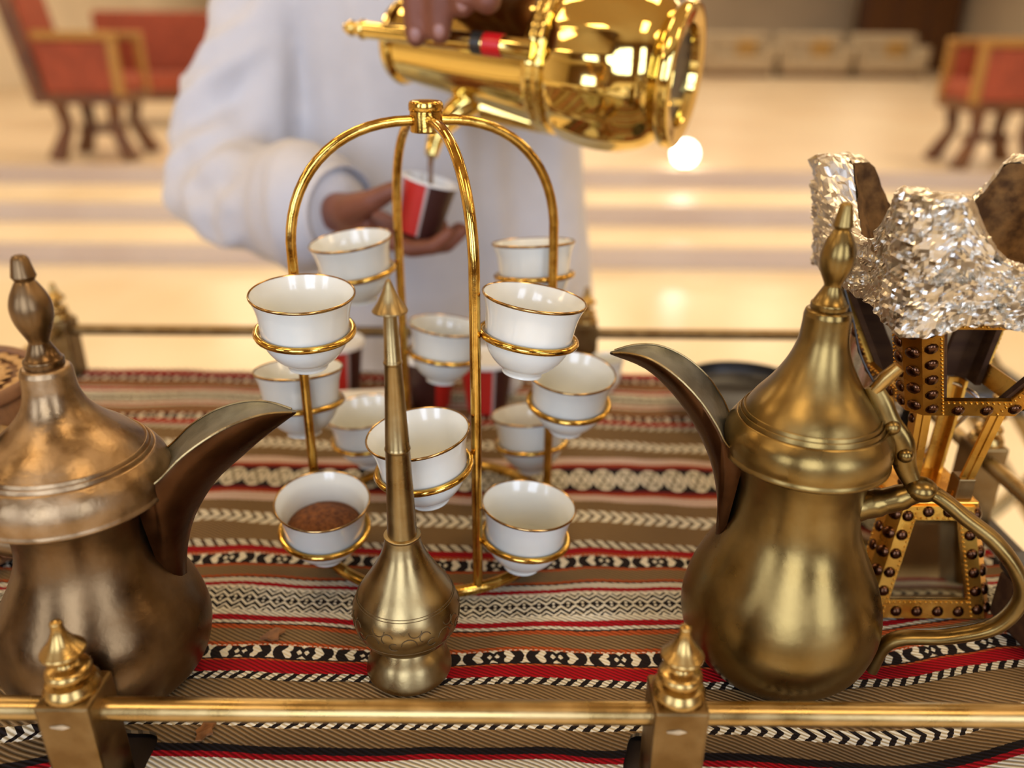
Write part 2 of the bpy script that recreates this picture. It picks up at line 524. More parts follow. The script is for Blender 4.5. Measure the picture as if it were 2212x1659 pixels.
# three broad steps up to the seating platform: each a riser face under a tread slab
lev = [(4.80, 0.1375), (5.375, 0.273), (6.05, 0.409)]
zprev = 0.0
for i, (yy, zz) in enumerate(lev):
    y_end = lev[i + 1][0] if i < 2 else Y1
    st = slab('floor_step', (X0, yy, -0.1), (X1, y_end, zz), 'marble_platform' if i == 2 else 'marble_tread')
    rs = box_obj('riser', ((X0 + X1) / 2, yy - 0.006, (zprev + zz) / 2 - 0.006), (X1 - X0, 0.012, zz - zprev - 0.012), 'step_riser', st)
    zprev = zz
PLAT = zprev
slab('wall_back', (X0, Y1, -0.1), (X1, Y1 + 0.2, ZC), 'wall_paint')
slab('wall_left', (X0 - 0.2, Y0, -0.1), (X0, Y1, ZC), 'wall_paint')
slab('wall_right', (X1, Y0, -0.1), (X1 + 0.2, Y1, ZC), 'wall_paint')
slab('ceiling', (X0, Y0, ZC), (X1, Y1, ZC + 0.2), 'ceiling_paint')
# wall with the windows behind the photographer
wz0, wz1 = 0.8, 3.8
xs = [X0]
for wx in (-4.2, -0.6, 3.0): xs += [wx - 0.95, wx + 0.95]
xs.append(X1)
bm = bmesh.new()
for a, b_ in zip(xs[0::2], xs[1::2]):
    box(bm, ((a + b_) / 2, Y0 - 0.1, ZC / 2), (b_ - a, 0.2, ZC))
for wx in (-4.2, -0.6, 3.0):
    box(bm, (wx, Y0 - 0.1, wz0 / 2), (1.9, 0.2, wz0)); box(bm, (wx, Y0 - 0.1, (wz1 + ZC) / 2), (1.9, 0.2, ZC - wz1))
struct(obj('wall_front', bm, 'front_wall_dark'))
for i, wx in enumerate((-4.2, -0.6, 3.0)):
    bm = bmesh.new()
    for dx in (-0.92, 0, 0.92): box(bm, (wx + dx, Y0 + 0.2, (wz0 + wz1) / 2), (0.06, 0.06, wz1 - wz0))
    for z in (wz0, (wz0 + wz1) / 2, wz1): box(bm, (wx, Y0 + 0.2, z), (1.9, 0.06, 0.06))
    struct(obj('window_%d' % (i + 1), bm, 'window_frame'))
# ceiling lamps: square coffers with a warm diffuser
for ix in (-5.5, -1.9, 1.7, 5.3, 9.0):
    for iy in (-1.2, 2.4, 6.4, 11.0, 16.0, 22.0):
        bm = bmesh.new(); bm.faces.new([bm.verts.new(p) for p in ((-0.6, 0.6, -0.02), (0.6, 0.6, -0.02), (0.6, -0.6, -0.02), (-0.6, -0.6, -0.02))])
        o = obj('diffuser', bm, 'lamp_warm' if iy < 3 else 'lamp_hall', None)
        fr = bmesh.new()
        for sx, sy, wx, wy in ((0, 0.64, 1.36, 0.08), (0, -0.64, 1.36, 0.08), (0.64, 0, 0.08, 1.2), (-0.64, 0, 0.08, 1.2)):
            box(fr, (sx, sy, 0), (wx, wy, 0.1))
        root = obj('ceiling_lamp', fr, 'chair_gold', None, (ix, iy, ZC - 0.05))
        o.parent = root
        root['kind'] = 'structure'

# ------------------------------------------------------------------ serving cart with its brass gallery rail
cart = thing('serving_cart', 'dark serving cart with a brass gallery rail on square finial posts', 'cart', (0, 0, 0))
CX0, CX1, CY0, CY1 = -0.5305, 0.394, 0.315, 0.895
box_obj('table_top', ((CX0 + CX1) / 2, (CY0 + CY1) / 2, TZ - 0.025), (CX1 - CX0 + 0.05, CY1 - CY0 + 0.05, 0.03), 'table_wood', cart, 0.004)
box_obj('lower_shelf', ((CX0 + CX1) / 2, (CY0 + CY1) / 2, 0.25), (CX1 - CX0, CY1 - CY0, 0.025), 'table_wood', cart, 0.004)
for lx in (CX0 + 0.02, CX1 - 0.02):
    for ly in (CY0 + 0.02, CY1 - 0.02):
        box_obj('leg', (lx, ly, (TZ - 0.04) / 2), (0.035, 0.035, TZ - 0.04), 'table_wood', cart, 0.004)
post_me = bmesh.new()
box(post_me, (0, 0, 0.016), (0.0275, 0.0275, 0.095), 0.0018)
post_me = obj('post', post_me, 'brass_post', cart).data
bpy.data.objects.remove(bpy.data.objects['post'])
col_me = lathe_obj('collar', [[(0.0, 0.062), (0.0125, 0.062)], [(0.0125, 0.062), (0.0138, 0.066), (0.0118, 0.0705)], [(0.0118, 0.0705), (0.0080, 0.0715)], [(0.0080, 0.0715), (0.0106, 0.0738), (0.0112, 0.0760), (0.0098, 0.0785), (0.0062, 0.0800), (0.0050, 0.0815)], [(0.0050, 0.0815), (0.0, 0.0815)]], 'brass_finial', None, 28)
fin_me = lathe_obj('finial', [[(0.0, 0.0805), (0.0048, 0.0805)], [(0.0048, 0.0805), (0.0056, 0.0842), (0.0100, 0.0868), (0.0108, 0.0886), (0.0092, 0.0906), (0.0062, 0.0942), (0.0040, 0.0985), (0.0030, 0.1024), (0.0031, 0.1045), (0.0024, 0.1060), (0.0, 0.1066)]], 'brass_finial', None, 28)
cm, fm = col_me.data, fin_me.data
bpy.data.objects.remove(col_me); bpy.data.objects.remove(fin_me)
bay = (CX1 - CX0) / 3
pts_posts = [(CX0 + bay * i, CY0) for i in range(4)] + [(CX0 + bay * i, CY1) for i in range(4)] + [(CX0, 0.598), (CX1, 0.598)]
CHIPS = []
for sx, sz, w, h in ((-0.002, 0.0515, 0.011, 0.0030), (-0.004, 0.016, 0.004, 0.004), (0.006, -0.004, 0.003, 0.006)):
    cbm = bmesh.new(); N = 9
    f1 = []; f2 = []
    for i in range(N):
        a = 2 * PI * i / N; k = 0.7 + 0.6 * random.random()
        f1.append(cbm.verts.new((sx + w * 0.5 * k * math.cos(a), -0.0142, sz + h * 0.5 * k * math.sin(a)))); f2.append(cbm.verts.new((f1[-1].co.x, -0.0136, f1[-1].co.z)))
    cbm.faces.new(f1); cbm.faces.new(f2[::-1])
    for i in range(N): cbm.faces.new((f1[i], f1[(i + 1) % N], f2[(i + 1) % N], f2[i]))
    chip_o = obj('worn_patch', cbm, 'worn_silver', cart); CHIPS.append(chip_o.data); bpy.data.objects.remove(chip_o)
for i, (px, py) in enumerate(pts_posts):
    p = obj('post', post_me, None, cart, (px, py, TZ))
    obj('collar', cm, None, p); obj('finial', fm, None, p)
    if i in (1, 2):
        for cme in CHIPS: obj('worn_patch', cme, None, p)
rails = []
for y in (CY0, CY1):
    for i in range(3):
        rails.append(((CX0 + bay * i + 0.0138, y, TZ + 0.05), (CX0 + bay * (i + 1) - 0.0138, y, TZ + 0.05)))
for x in (CX0, CX1):
    rails.append(((x, CY0 + 0.0138, TZ + 0.05), (x, 0.598 - 0.0138, TZ + 0.05))); rails.append(((x, 0.598 + 0.0138, TZ + 0.05), (x, CY1 - 0.0138, TZ + 0.05)))
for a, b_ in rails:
    tube_obj('rail', [a, b_], 0.0062, 'brass_post' if min(a[1], b_[1]) > 0.8 else 'brass_rail', cart, 16)  # back rails take the darker post brass to stand in for their shade

# ------------------------------------------------------------------ woven cloth on the cart
def sstep(a, b, x):
    t = min(1, max(0, (x - a) / (b - a))); return t * t * (3 - 2 * t)
def cloth_z(x, y):
    z = 0.0035 * noise.noise(Vector((x * 9, y * 14, 3.1))) + 0.0016 * noise.noise(Vector((x * 26, y * 30, 7.7)))
    z += 0.006 * sstep(0.26, 0.36, x) * noise.noise(Vector((x * 22, y * 16, 1.0)))
    return min(-0.0006, z - 0.0030)
def cloth():
    bm = bmesh.new(); uvl = bm.loops.layers.uv.new('UVMap')
    xa, xb, ya, yb = CX0 + 0.012, CX1 - 0.012, CY0 + 0.006, CY1 + 0.004
    nx, ny = 300, 200
    V = []
    for j in range(ny + 1):
        row = []
        for i in range(nx + 1):
            x = xa + (xb - xa) * i / nx; y = ya + (yb - ya) * j / ny
            dead = False
            for px, py in pts_posts:
                wx = 0.021 + 0.003 * noise.noise(Vector((x * 60, y * 60, 0))); wy = 0.036 + 0.004 * noise.noise(Vector((x * 50, y * 50, 5)))
                q = ((abs(x - px) / wx) ** 4 + (abs(y - py) / wy) ** 4) ** 0.25
                if q < 0.80: dead = True
                elif q < 1.0: x, y = px + (x - px) / q, py + (y - py) / q
            row.append((bm.verts.new((x, y, cloth_z(x, y))), x, y, dead))
        V.append(row)
    def uv(x, y):
        s = 0.020 * sstep(0.20, 0.36, x) * sstep(0.60, 0.44, y) + 0.0065 * noise.noise(Vector((x * 7, y * 5, 9.0))) + 0.0020 * noise.noise(Vector((x * 22, y * 12, 4.0)))
        s -= 0.010 * sstep(0.12, 0.24, x) * sstep(0.36, 0.22, x) * sstep(0.40, 0.34, y)
        s -= 0.012 * sstep(-0.20, -0.30, x) * sstep(0.40, 0.33, y)
        return (x, y - s)
    for j in range(ny):
        for i in range(nx):
            q = (V[j][i], V[j][i + 1], V[j + 1][i + 1], V[j + 1][i])
            if any(a[3] for a in q): continue
            f = bm.faces.new([a[0] for a in q])
            for l, a in zip(f.loops, q): l[uvl].uv = uv(a[1], a[2])
    # the far right corner is thrown up over the side rail
    arc = crom([(xb - 0.022, -0.0012, 0), (xb - 0.008, 0.010, 0), (CX1 - 0.012, 0.040, 0), (CX1 - 0.006, 0.058, 0), (CX1 + 0.004, 0.0625, 0), (CX1 + 0.012, 0.052, 0), (CX1 + 0.018, 0.010, 0), (CX1 + 0.022, -0.06, 0), (CX1 + 0.026, -0.14, 0)], 4)
    G = []; run = 0.0
    for i, p in enumerate(arc):
        if i: run += (p - arc[i - 1]).length
        row = []
        for j in range(31):
            y = 0.715 + (0.885 - 0.715) * j / 30
            bump = 0.004 * noise.noise(Vector((run * 30, y * 40, 2))) * min(1, i / 6)
            row.append((bm.verts.new((p.x + bump, y + 0.20 * run * (y - 0.80), p.y + 0.5 * bump)), xb - 0.022 + run, y - 0.12 * run))
        G.append(row)
    for A, B in zip(G, G[1:]):
        for j in range(30):
            q = (A[j], B[j], B[j + 1], A[j + 1])
            f = bm.faces.new([a[0] for a in q])
            for l, a in zip(f.loops, q): l[uvl].uv = (a[1], a[2])
    bmesh.ops.delete(bm, geom=[v for v in bm.verts if not v.link_faces], context='VERTS')
    ext = bmesh.ops.extrude_face_region(bm, geom=bm.faces[:])
    bmesh.ops.translate(bm, vec=(0, 0, -0.0025), verts=[v for v in ext['geom'] if isinstance(v, bmesh.types.BMVert)])
    o = obj('woven_cloth', bm, 'sadu_cloth', None, (0, 0, TZ))
    smooth(o, 60)
    return tag(o, 'brown, red, black and cream striped woven cloth covering the cart top', 'cloth')
cloth()

# ------------------------------------------------------------------ coffee pots
def spout(name, st, material, top_material, parent, rot):
    """beak with a flat top and a rounded keel; stations: (top d, top z, keel d, keel z, half width)"""
    A = crom([(a, b_, 0) for a, b_, c, d, w in st], 4); B = crom([(c, d, w) for a, b_, c, d, w in st], 4)
    prof = [(0.0, -1.0), (0.0, -0.55), (0.0, 0.0), (0.0, 0.55), (0.0, 1.0), (0.05, 1.03), (0.30, 0.93), (0.62, 0.66), (0.88, 0.30), (1.0, 0.0), (0.88, -0.30), (0.62, -0.66), (0.30, -0.93), (0.05, -1.03)]
    bm = bmesh.new(); rings = []
    for T, K in zip(A, B):
        w = K.z
        ring = []
        for k, (t, s) in enumerate(prof):
            d = T.x + (K.x - T.x) * t; z = T.y + (K.y - T.y) * t
            if 1 <= k <= 3: z -= 0.16 * w; 
            ring.append(bm.verts.new((d, s * w, z)))
        rings.append(ring)
    n = len(prof)
    for P, Q in zip(rings, rings[1:]):
        for k in range(n):
            f = bm.faces.new((P[k], P[(k + 1) % n], Q[(k + 1) % n], Q[k]))
            if k < 4: f.material_index = 1
    bm.faces.new(rings[0][::-1]); bm.faces.new(rings[-1])
    bmesh.ops.recalc_face_normals(bm, faces=bm.faces)
    me = bpy.data.meshes.new(name); bm.to_mesh(me); bm.free()
    me.materials.append(MATS[material]); me.materials.append(MATS[top_material])
    o = smooth(obj(name, me, None, parent, None, (0, 0, rot)), 42)
    # bright wire along the two edges of the top
    for s in (-1, 1):
        e = tube(bmesh.new(), [(T.x, s * K.z * 1.0, T.y) for T, K in zip(A[2:-1], B[2:-1])], 0.0007, 6)
        obj('edge', e, 'brass_pale', o)
    return o

# ---- pot on the right: olive brass
potR = thing('coffee_pot', 'olive brass coffee pot with full curved handle, beside the studded incense burner', 'coffee pot', (0.171, 0.4165, TZ), group='brass coffee pots')
HR, SR = R(-20), R(163)
lathe_obj('body', [[(0.0, 0.001), (0.043, 0.0)], [(0.043, 0.0), (0.0475, 0.004), (0.0560, 0.016), (0.0605, 0.032), (0.0600, 0.047), (0.0545, 0.066), (0.0455, 0.085), (0.0385, 0.103), (0.0362, 0.120), (0.0372, 0.135), (0.0400, 0.149)], [(0.0400, 0.149), (0.030, 0.149)]], 'brass_olive', potR, 72, 7)
lid = lathe_obj('lid', [[(0.030, 0.1465), (0.0440, 0.1465)], [(0.0440, 0.1465), (0.0468, 0.1485), (0.0463, 0.1515)], [(0.0463, 0.1515), (0.0468, 0.157), (0.0455, 0.1645), (0.0415, 0.1710)],
    [(0.0415, 0.1710), (0.0408, 0.1716), (0.0401, 0.1714)], [(0.0401, 0.1714), (0.0393, 0.1742), (0.0385, 0.1737)], [(0.0385, 0.1737), (0.0376, 0.1764), (0.0367, 0.1760)],
    [(0.0367, 0.1760), (0.0325, 0.1830), (0.0245, 0.1935), (0.0175, 0.2060), (0.0138, 0.2170), (0.0128, 0.2260), (0.0126, 0.2330)], [(0.0126, 0.2330), (0.0118, 0.2358), (0.0098, 0.2368)], [(0.0098, 0.2368), (0.0, 0.2368)]], 'brass_olive', potR, 72, 6)
fin = lathe_obj('finial', [[(0.0, 0.2360), (0.0097, 0.2360)], [(0.0097, 0.2360), (0.0099, 0.2395), (0.0090, 0.2405)], [(0.0090, 0.2405), (0.0046, 0.2490)], [(0.0046, 0.2490), (0.0050, 0.2510), (0.0083, 0.2585), (0.0092, 0.2655), (0.0080, 0.2715), (0.0052, 0.2775), (0.0040, 0.2795)], [(0.0040, 0.2795), (0.0052, 0.2815)], [(0.0052, 0.2815), (0.0033, 0.2920)], [(0.0033, 0.2920), (0.0022, 0.2935), (0.0, 0.2937)]], 'brass_olive', lid, 36, 6)
spout('spout', [(0.033, 0.146, 0.044, 0.040, 0.0150), (0.0440, 0.157, 0.0440, 0.080, 0.0205), (0.0505, 0.168, 0.0450, 0.105, 0.0210), (0.061, 0.1815, 0.0510, 0.131, 0.0200), (0.075, 0.1930, 0.0625, 0.1545, 0.0172), (0.0905, 0.2000, 0.0765, 0.1735, 0.0128), (0.1045, 0.2005, 0.0945, 0.1885, 0.0075), (0.1176, 0.1970, 0.1170, 0.1955, 0.0010)], 'copper_dark', 'verdigris_grey', potR, SR)
def in_plane(pts, a):
    return [(d * math.cos(a), d * math.sin(a), z) for d, z in pts]
hp = crom(in_plane([(0.0600, 0.1345), (0.0680, 0.1370), (0.0775, 0.1325), (0.0880, 0.1250), (0.1060, 0.1130), (0.1210, 0.0960), (0.1270, 0.0790), (0.1190, 0.0575), (0.0970, 0.0430), (0.0740, 0.0350), (0.0645, 0.0255), (0.0605, 0.0060)], HR), 5)
tube_obj('handle', hp, [0.0062 - 0.0012 * abs(i / len(hp) - 0.4) for i in range(len(hp))], 'brass_olive', potR, 14, flat=0.72, upv=(math.sin(-HR), math.cos(HR), 0))
tube_obj('handle_bracket', crom(in_plane([(0.0300, 0.1180), (0.0420, 0.1235), (0.0530, 0.1290), (0.0640, 0.1370)], HR), 5), [0.0092] * 3 + [0.0085] * 4 + [0.0075] * 5 + [0.0065] * 4, 'brass_olive', potR, 16)
# hinge strap with its knob and thumb piece
st_pts = crom(in_plane([(0.0285, 0.1955), (0.0345, 0.1860), (0.0405, 0.1745), (0.0490, 0.1640), (0.0535, 0.1500), (0.0600, 0.1390)], HR), 4)
hs = tube_obj('hinge_strap', st_pts, [0.0045 + 0.0025 * math.sin(PI * i / (len(st_pts) - 1)) for i in range(len(st_pts))], 'brass_olive', lid, 12, flat=0.55, upv=(math.cos(HR), math.sin(HR), 0))
kn = bmesh.new(); bmesh.ops.create_uvsphere(kn, u_segments=16, v_segments=10, radius=0.0045)
for d, z in ((0.0425, 0.1735), (0.0520, 0.1580)):
    k2 = kn.copy(); bmesh.ops.translate(k2, verts=k2.verts, vec=Vector(in_plane([(d, z)], HR)[0]) + Vector((math.sin(HR), -math.cos(HR), 0)) * 0.0022)
    smooth(obj('rivet', k2, 'brass_olive', hs))
kn.free()
tube_obj('thumb_piece', in_plane([(0.0300, 0.1930), (0.0345, 0.2010), (0.0400, 0.2085)], HR), [0.0035, 0.0042, 0.0035], 'brass_finial', hs, 10)
hk = bmesh.new(); bmesh.ops.create_uvsphere(hk, u_segments=20, v_segments=12, radius=1.0)
bmesh.ops.transform(hk, verts=hk.verts, matrix=Matrix.Translation(in_plane([(0.0640, 0.1372)], HR)[0]) @ Matrix.Rotation(HR, 4, 'Z') @ Matrix.Diagonal((0.0090, 0.0085, 0.0072, 1)))
smooth(obj('hinge_knuckle', hk, 'brass_olive', potR))
tube_obj('cord', crom(in_plane([(0.0060, 0.2480), (0.0135, 0.2300), (0.0200, 0.2120), (0.0300, 0.1965)], HR), 5), 0.0006, 'black_thing', lid, 6)

# ---- pot on the left: brown copper-brass, broader lid
potL = thing('coffee_pot', 'browned brass coffee pot with broad ringed lid, in the corner beside the basket', 'coffee pot', (-0.2475, 0.3950, TZ), group='brass coffee pots')
HL, SL = R(197), R(13)
lathe_obj('body', [[(0.0, 0.001), (0.043, 0.0)], [(0.043, 0.0), (0.0480, 0.004), (0.0560, 0.014), (0.0602, 0.029), (0.0598, 0.042), (0.0545, 0.060), (0.0450, 0.078), (0.0385, 0.094), (0.0368, 0.108), (0.0385, 0.122), (0.0430, 0.134)], [(0.0430, 0.134), (0.030, 0.134)]], 'brass_brown', potL, 72, 7)
lidL = lathe_obj('lid', [[(0.030, 0.1300), (0.0500, 0.1300)], [(0.0500, 0.1300), (0.0528, 0.1318), (0.0524, 0.1346)], [(0.0524, 0.1346), (0.0526, 0.1420), (0.0506, 0.1490), (0.0468, 0.1550)],
    [(0.0468, 0.1550), (0.0460, 0.1556), (0.0452, 0.1554)], [(0.0452, 0.1554), (0.0443, 0.1578), (0.0434, 0.1573)], [(0.0434, 0.1573), (0.0424, 0.1598), (0.0414, 0.1593)],
    [(0.0414, 0.1593), (0.0350, 0.1665), (0.0250, 0.1750), (0.0175, 0.1840), (0.0140, 0.1930), (0.0132, 0.2000), (0.0130, 0.2050)], [(0.0130, 0.2050), (0.0120, 0.2078), (0.0098, 0.2086)], [(0.0098, 0.2086), (0.0, 0.2086)]], 'brass_brown_lid', potL, 72, 6)
lathe_obj('finial', [[(0.0, 0.2080), (0.0097, 0.2080)], [(0.0097, 0.2080), (0.0100, 0.2120), (0.0088, 0.2132)], [(0.0088, 0.2132), (0.0050, 0.2215)], [(0.0050, 0.2215), (0.0056, 0.2240), (0.0092, 0.2330), (0.0102, 0.2405), (0.0088, 0.2470), (0.0058, 0.2530), (0.0046, 0.2548)], [(0.0046, 0.2548), (0.0060, 0.2572)], [(0.0060, 0.2572), (0.0042, 0.2660)], [(0.0042, 0.2660), (0.0028, 0.2678), (0.0, 0.2680)]], 'brass_brown', lidL, 36, 6)
spout('spout', [(0.034, 0.130, 0.044, 0.030, 0.0150), (0.0440, 0.1400, 0.0500, 0.062, 0.0210), (0.0520, 0.1465, 0.0535, 0.084, 0.0215), (0.0640, 0.1575, 0.0610, 0.1065, 0.0205), (0.0800, 0.1670, 0.0755, 0.1285, 0.0178), (0.0960, 0.1722, 0.0930, 0.1440, 0.0135), (0.1110, 0.1730, 0.1080, 0.1560, 0.0078), (0.1255, 0.1692, 0.1250, 0.1678, 0.0010)], 'copper_dark', 'verdigris_grey', potL, SL)
hp = crom(in_plane([(0.0610, 0.1170), (0.0690, 0.1190), (0.0785, 0.1150), (0.0890, 0.1080), (0.1070, 0.0960), (0.1220, 0.0810), (0.1280, 0.0660), (0.1190, 0.0480), (0.0960, 0.0400), (0.0730, 0.0370), (0.0620, 0.0270), (0.0570, 0.0080)], HL), 5)
tube_obj('handle', hp, 0.0058, 'brass_brown', potL, 14, flat=0.72, upv=(math.sin(-HL), math.cos(HL), 0))
tube_obj('handle_bracket', crom(in_plane([(0.0300, 0.1010), (0.0420, 0.1065), (0.0530, 0.1120), (0.0640, 0.1190)], HL), 5), 0.0086, 'brass_brown', potL, 16)
st_pts = crom(in_plane([(0.0320, 0.1760), (0.0400, 0.1670), (0.0480, 0.1580), (0.0560, 0.1470), (0.0585, 0.1330), (0.0620, 0.1210)], HL), 4)
tube_obj('hinge_strap', st_pts, 0.0072, 'brass_brown', lidL, 12, flat=0.32, upv=(math.sin(-HL), math.cos(HL), 0))

# ------------------------------------------------------------------ rosewater sprinkler
spk = thing('rosewater_sprinkler', 'slender brass rosewater sprinkler with round belly and pointed cap', 'sprinkler', (-0.0640, 0.4010, TZ))
lathe_obj('foot', [[(0.0, 0.0015), (0.0255, 0.0)], [(0.0255, 0.0), (0.0268, 0.0025), (0.0262, 0.0065), (0.0230, 0.0150), (0.0185, 0.0215), (0.0165, 0.0260)], [(0.0165, 0.0260), (0.0, 0.0270)]], 'brass_pale', spk, 56, 6)
blb = lathe_obj('belly', [[(0.0, 0.0245), (0.0165, 0.0245)], [(0.0165, 0.0245), (0.0215, 0.0262), (0.0285, 0.0325), (0.0325, 0.0425), (0.0322, 0.0515), (0.0280, 0.0620), (0.0205, 0.0740), (0.0140, 0.0860), (0.0112, 0.0945), (0.0106, 0.0990)], [(0.0106, 0.0990), (0.0110, 0.1005), (0.0096, 0.1010)], [(0.0096, 0.1010), (0.0, 0.1010)]], 'brass_pale', spk, 64, 7)
neck = lathe_obj('neck', [[(0.0, 0.0990), (0.0088, 0.0990)], [(0.0088, 0.0990), (0.0070, 0.1560)], [(0.0070, 0.1560), (0.0074, 0.1575), (0.0069, 0.1590)], [(0.0069, 0.1590), (0.0047, 0.2080)], [(0.0047, 0.2080), (0.0052, 0.2095), (0.0046, 0.2110)], [(0.0046, 0.2110), (0.0034, 0.2420)], [(0.0034, 0.2420), (0.0, 0.2420)]], 'brass_pale', spk, 32, 4)
lathe_obj('cap', [[(0.0033, 0.2405), (0.0090, 0.2378)], [(0.0090, 0.2378), (0.0095, 0.2384), (0.0088, 0.2396)], [(0.0088, 0.2396), (0.0060, 0.2440), (0.0032, 0.2500), (0.0016, 0.2540), (0.0008, 0.2552), (0.0, 0.2554)]], 'brass_pale', neck, 32, 5)
# engraved scrollwork on the belly: rows of fine scratched arcs laid into the surface
BP = crom([(r, z, 0) for r, z in ((0.0165, 0.0245), (0.0215, 0.0262), (0.0285, 0.0325), (0.0325, 0.0425), (0.0322, 0.0515), (0.0280, 0.0620), (0.0205, 0.0740), (0.0140, 0.0860), (0.0112, 0.0945), (0.0106, 0.0990))], 7)
def belly_r(z):
    for p, q in zip(BP, BP[1:]):
        if p.y <= z <= q.y: return p.x + (q.x - p.x) * (z - p.y) / max(1e-6, q.y - p.y)
    return BP[-1].x
eng = bmesh.new()
for k in range(9):
    a0 = 2 * PI * k / 9
    for da, zc, rr, t0, t1 in ((0, 0.0450, 0.0042, 0.0, PI), (0.30, 0.0490, 0.0032, 0.3, 4.2), (0.12, 0.0535, 0.0036, PI, 2 * PI), (0.42, 0.0440, 0.0026, 1.0, 5.6)):
        pts = []
        for i in range(10):
            t = t0 + (t1 - t0) * i / 9
            z = zc + rr * math.sin(t); r = belly_r(z) + 0.00012; a = a0 + da + rr * math.cos(t) / 0.03
            pts.append((r * math.cos(a), r * math.sin(a), z))
        tube(eng, pts, 0.00034, 4)
for z in (0.0590, 0.0605, 0.0372): tube(eng, [((belly_r(z) + 0.0001) * math.cos(2 * PI * i / 48), (belly_r(z) + 0.0001) * math.sin(2 * PI * i / 48), z) for i in range(48)], 0.00026, 4, closed=True)
eo = obj('engraving', eng, 'engraving', blb); eo['kind'] = 'stuff'

# ------------------------------------------------------------------ cup stand
stand = thing('cup_stand', 'gold wire carousel stand holding twelve small coffee cups', 'cup stand', (-0.0590, 0.5660, TZ))
RS = 0.0965
tube_obj('base_ring', [(RS * math.cos(2 * PI * i / 72), RS * math.sin(2 * PI * i / 72), 0.0045) for i in range(72)], 0.0045, 'gold_wire', stand, 10, closed=True)
hub = bmesh.new(); lathe(hub, [[(0.0, 0.3105), (0.0100, 0.3105)], [(0.0100, 0.3105), (0.0110, 0.3115)], [(0.0110, 0.3115), (0.0110, 0.3240)], [(0.0110, 0.3240), (0.0, 0.3240)]], 28, 3)
hubo = smooth(obj('hub', hub, 'gold_wire', stand), 20)
lathe_obj('hub_cap', [[(0.0, 0.3242), (0.0112, 0.3242)], [(0.0112, 0.3242), (0.0117, 0.3250)], [(0.0117, 0.3250), (0.0117, 0.3282)], [(0.0117, 0.3282), (0.0112, 0.3300), (0.0098, 0.3309), (0.0078, 0.3312)], [(0.0078, 0.3312), (0.0, 0.3312)]], 'gold_wire', hubo, 28, 4)
# one cup, its parts shared by all twelve
cup_prof = [[(0.0, 0.0012), (0.0118, 0.0012)], [(0.0118, 0.0012), (0.0124, 0.0), (0.0132, 0.0004)], [(0.0132, 0.0004), (0.0137, 0.0032), (0.0205, 0.0090), (0.0258, 0.0165), (0.0282, 0.0250), (0.0290, 0.0350), (0.0304, 0.0435), (0.0334, 0.0520)], [(0.0334, 0.0520), (0.0334, 0.0526), (0.0326, 0.0526)], [(0.0326, 0.0526), (0.0292, 0.0440), (0.0277, 0.0350), (0.0268, 0.0255), (0.0244, 0.0178), (0.0195, 0.0108), (0.0120, 0.0068), (0.0, 0.0058)]]
cup_o = lathe_obj('cup_body', cup_prof, 'porcelain', None, 56, 6); cup_me = cup_o.data; bpy.data.objects.remove(cup_o)
rim_o = lathe_obj('gilt_rim', [[(0.0324, 0.0524), (0.0331, 0.0531), (0.0338, 0.0524), (0.0336, 0.0514), (0.0331, 0.0510)]], 'cup_gilt', None, 56, 3); rim_me = rim_o.data; bpy.data.objects.remove(rim_o)
ringtube = bmesh.new(); RR = 0.0310
tube(ringtube, [(RR * math.cos(2 * PI * i / 40), RR * math.sin(2 * PI * i / 40), 0) for i in range(40)], 0.0023, 8, closed=True)
ring_o = smooth(obj('cup_ring', ringtube, 'gold_wire'), 60); ring_me = ring_o.data; bpy.data.objects.remove(ring_o)
spice_bm = bmesh.new()
lathe(spice_bm, [[(0.0, 0.0378), (0.0080, 0.0374), (0.0180, 0.0342), (0.0268, 0.0292)], [(0.0268, 0.0292), (0.0262, 0.0255), (0.0236, 0.0178), (0.0190, 0.0112), (0.0115, 0.0072), (0.0, 0.0062)]], 40, 6)
for v in spice_bm.verts:
    if v.co.z > 0.030 and v.co.xy.length < 0.0258: v.co.z += 0.0012 * noise.noise(v.co * 260) + 0.0010 * noise.noise(v.co * 90)
sp_o = smooth(obj('spice_heap', spice_bm, 'ground_spice'), 60); spice_me = sp_o.data; bpy.data.objects.remove(sp_o)

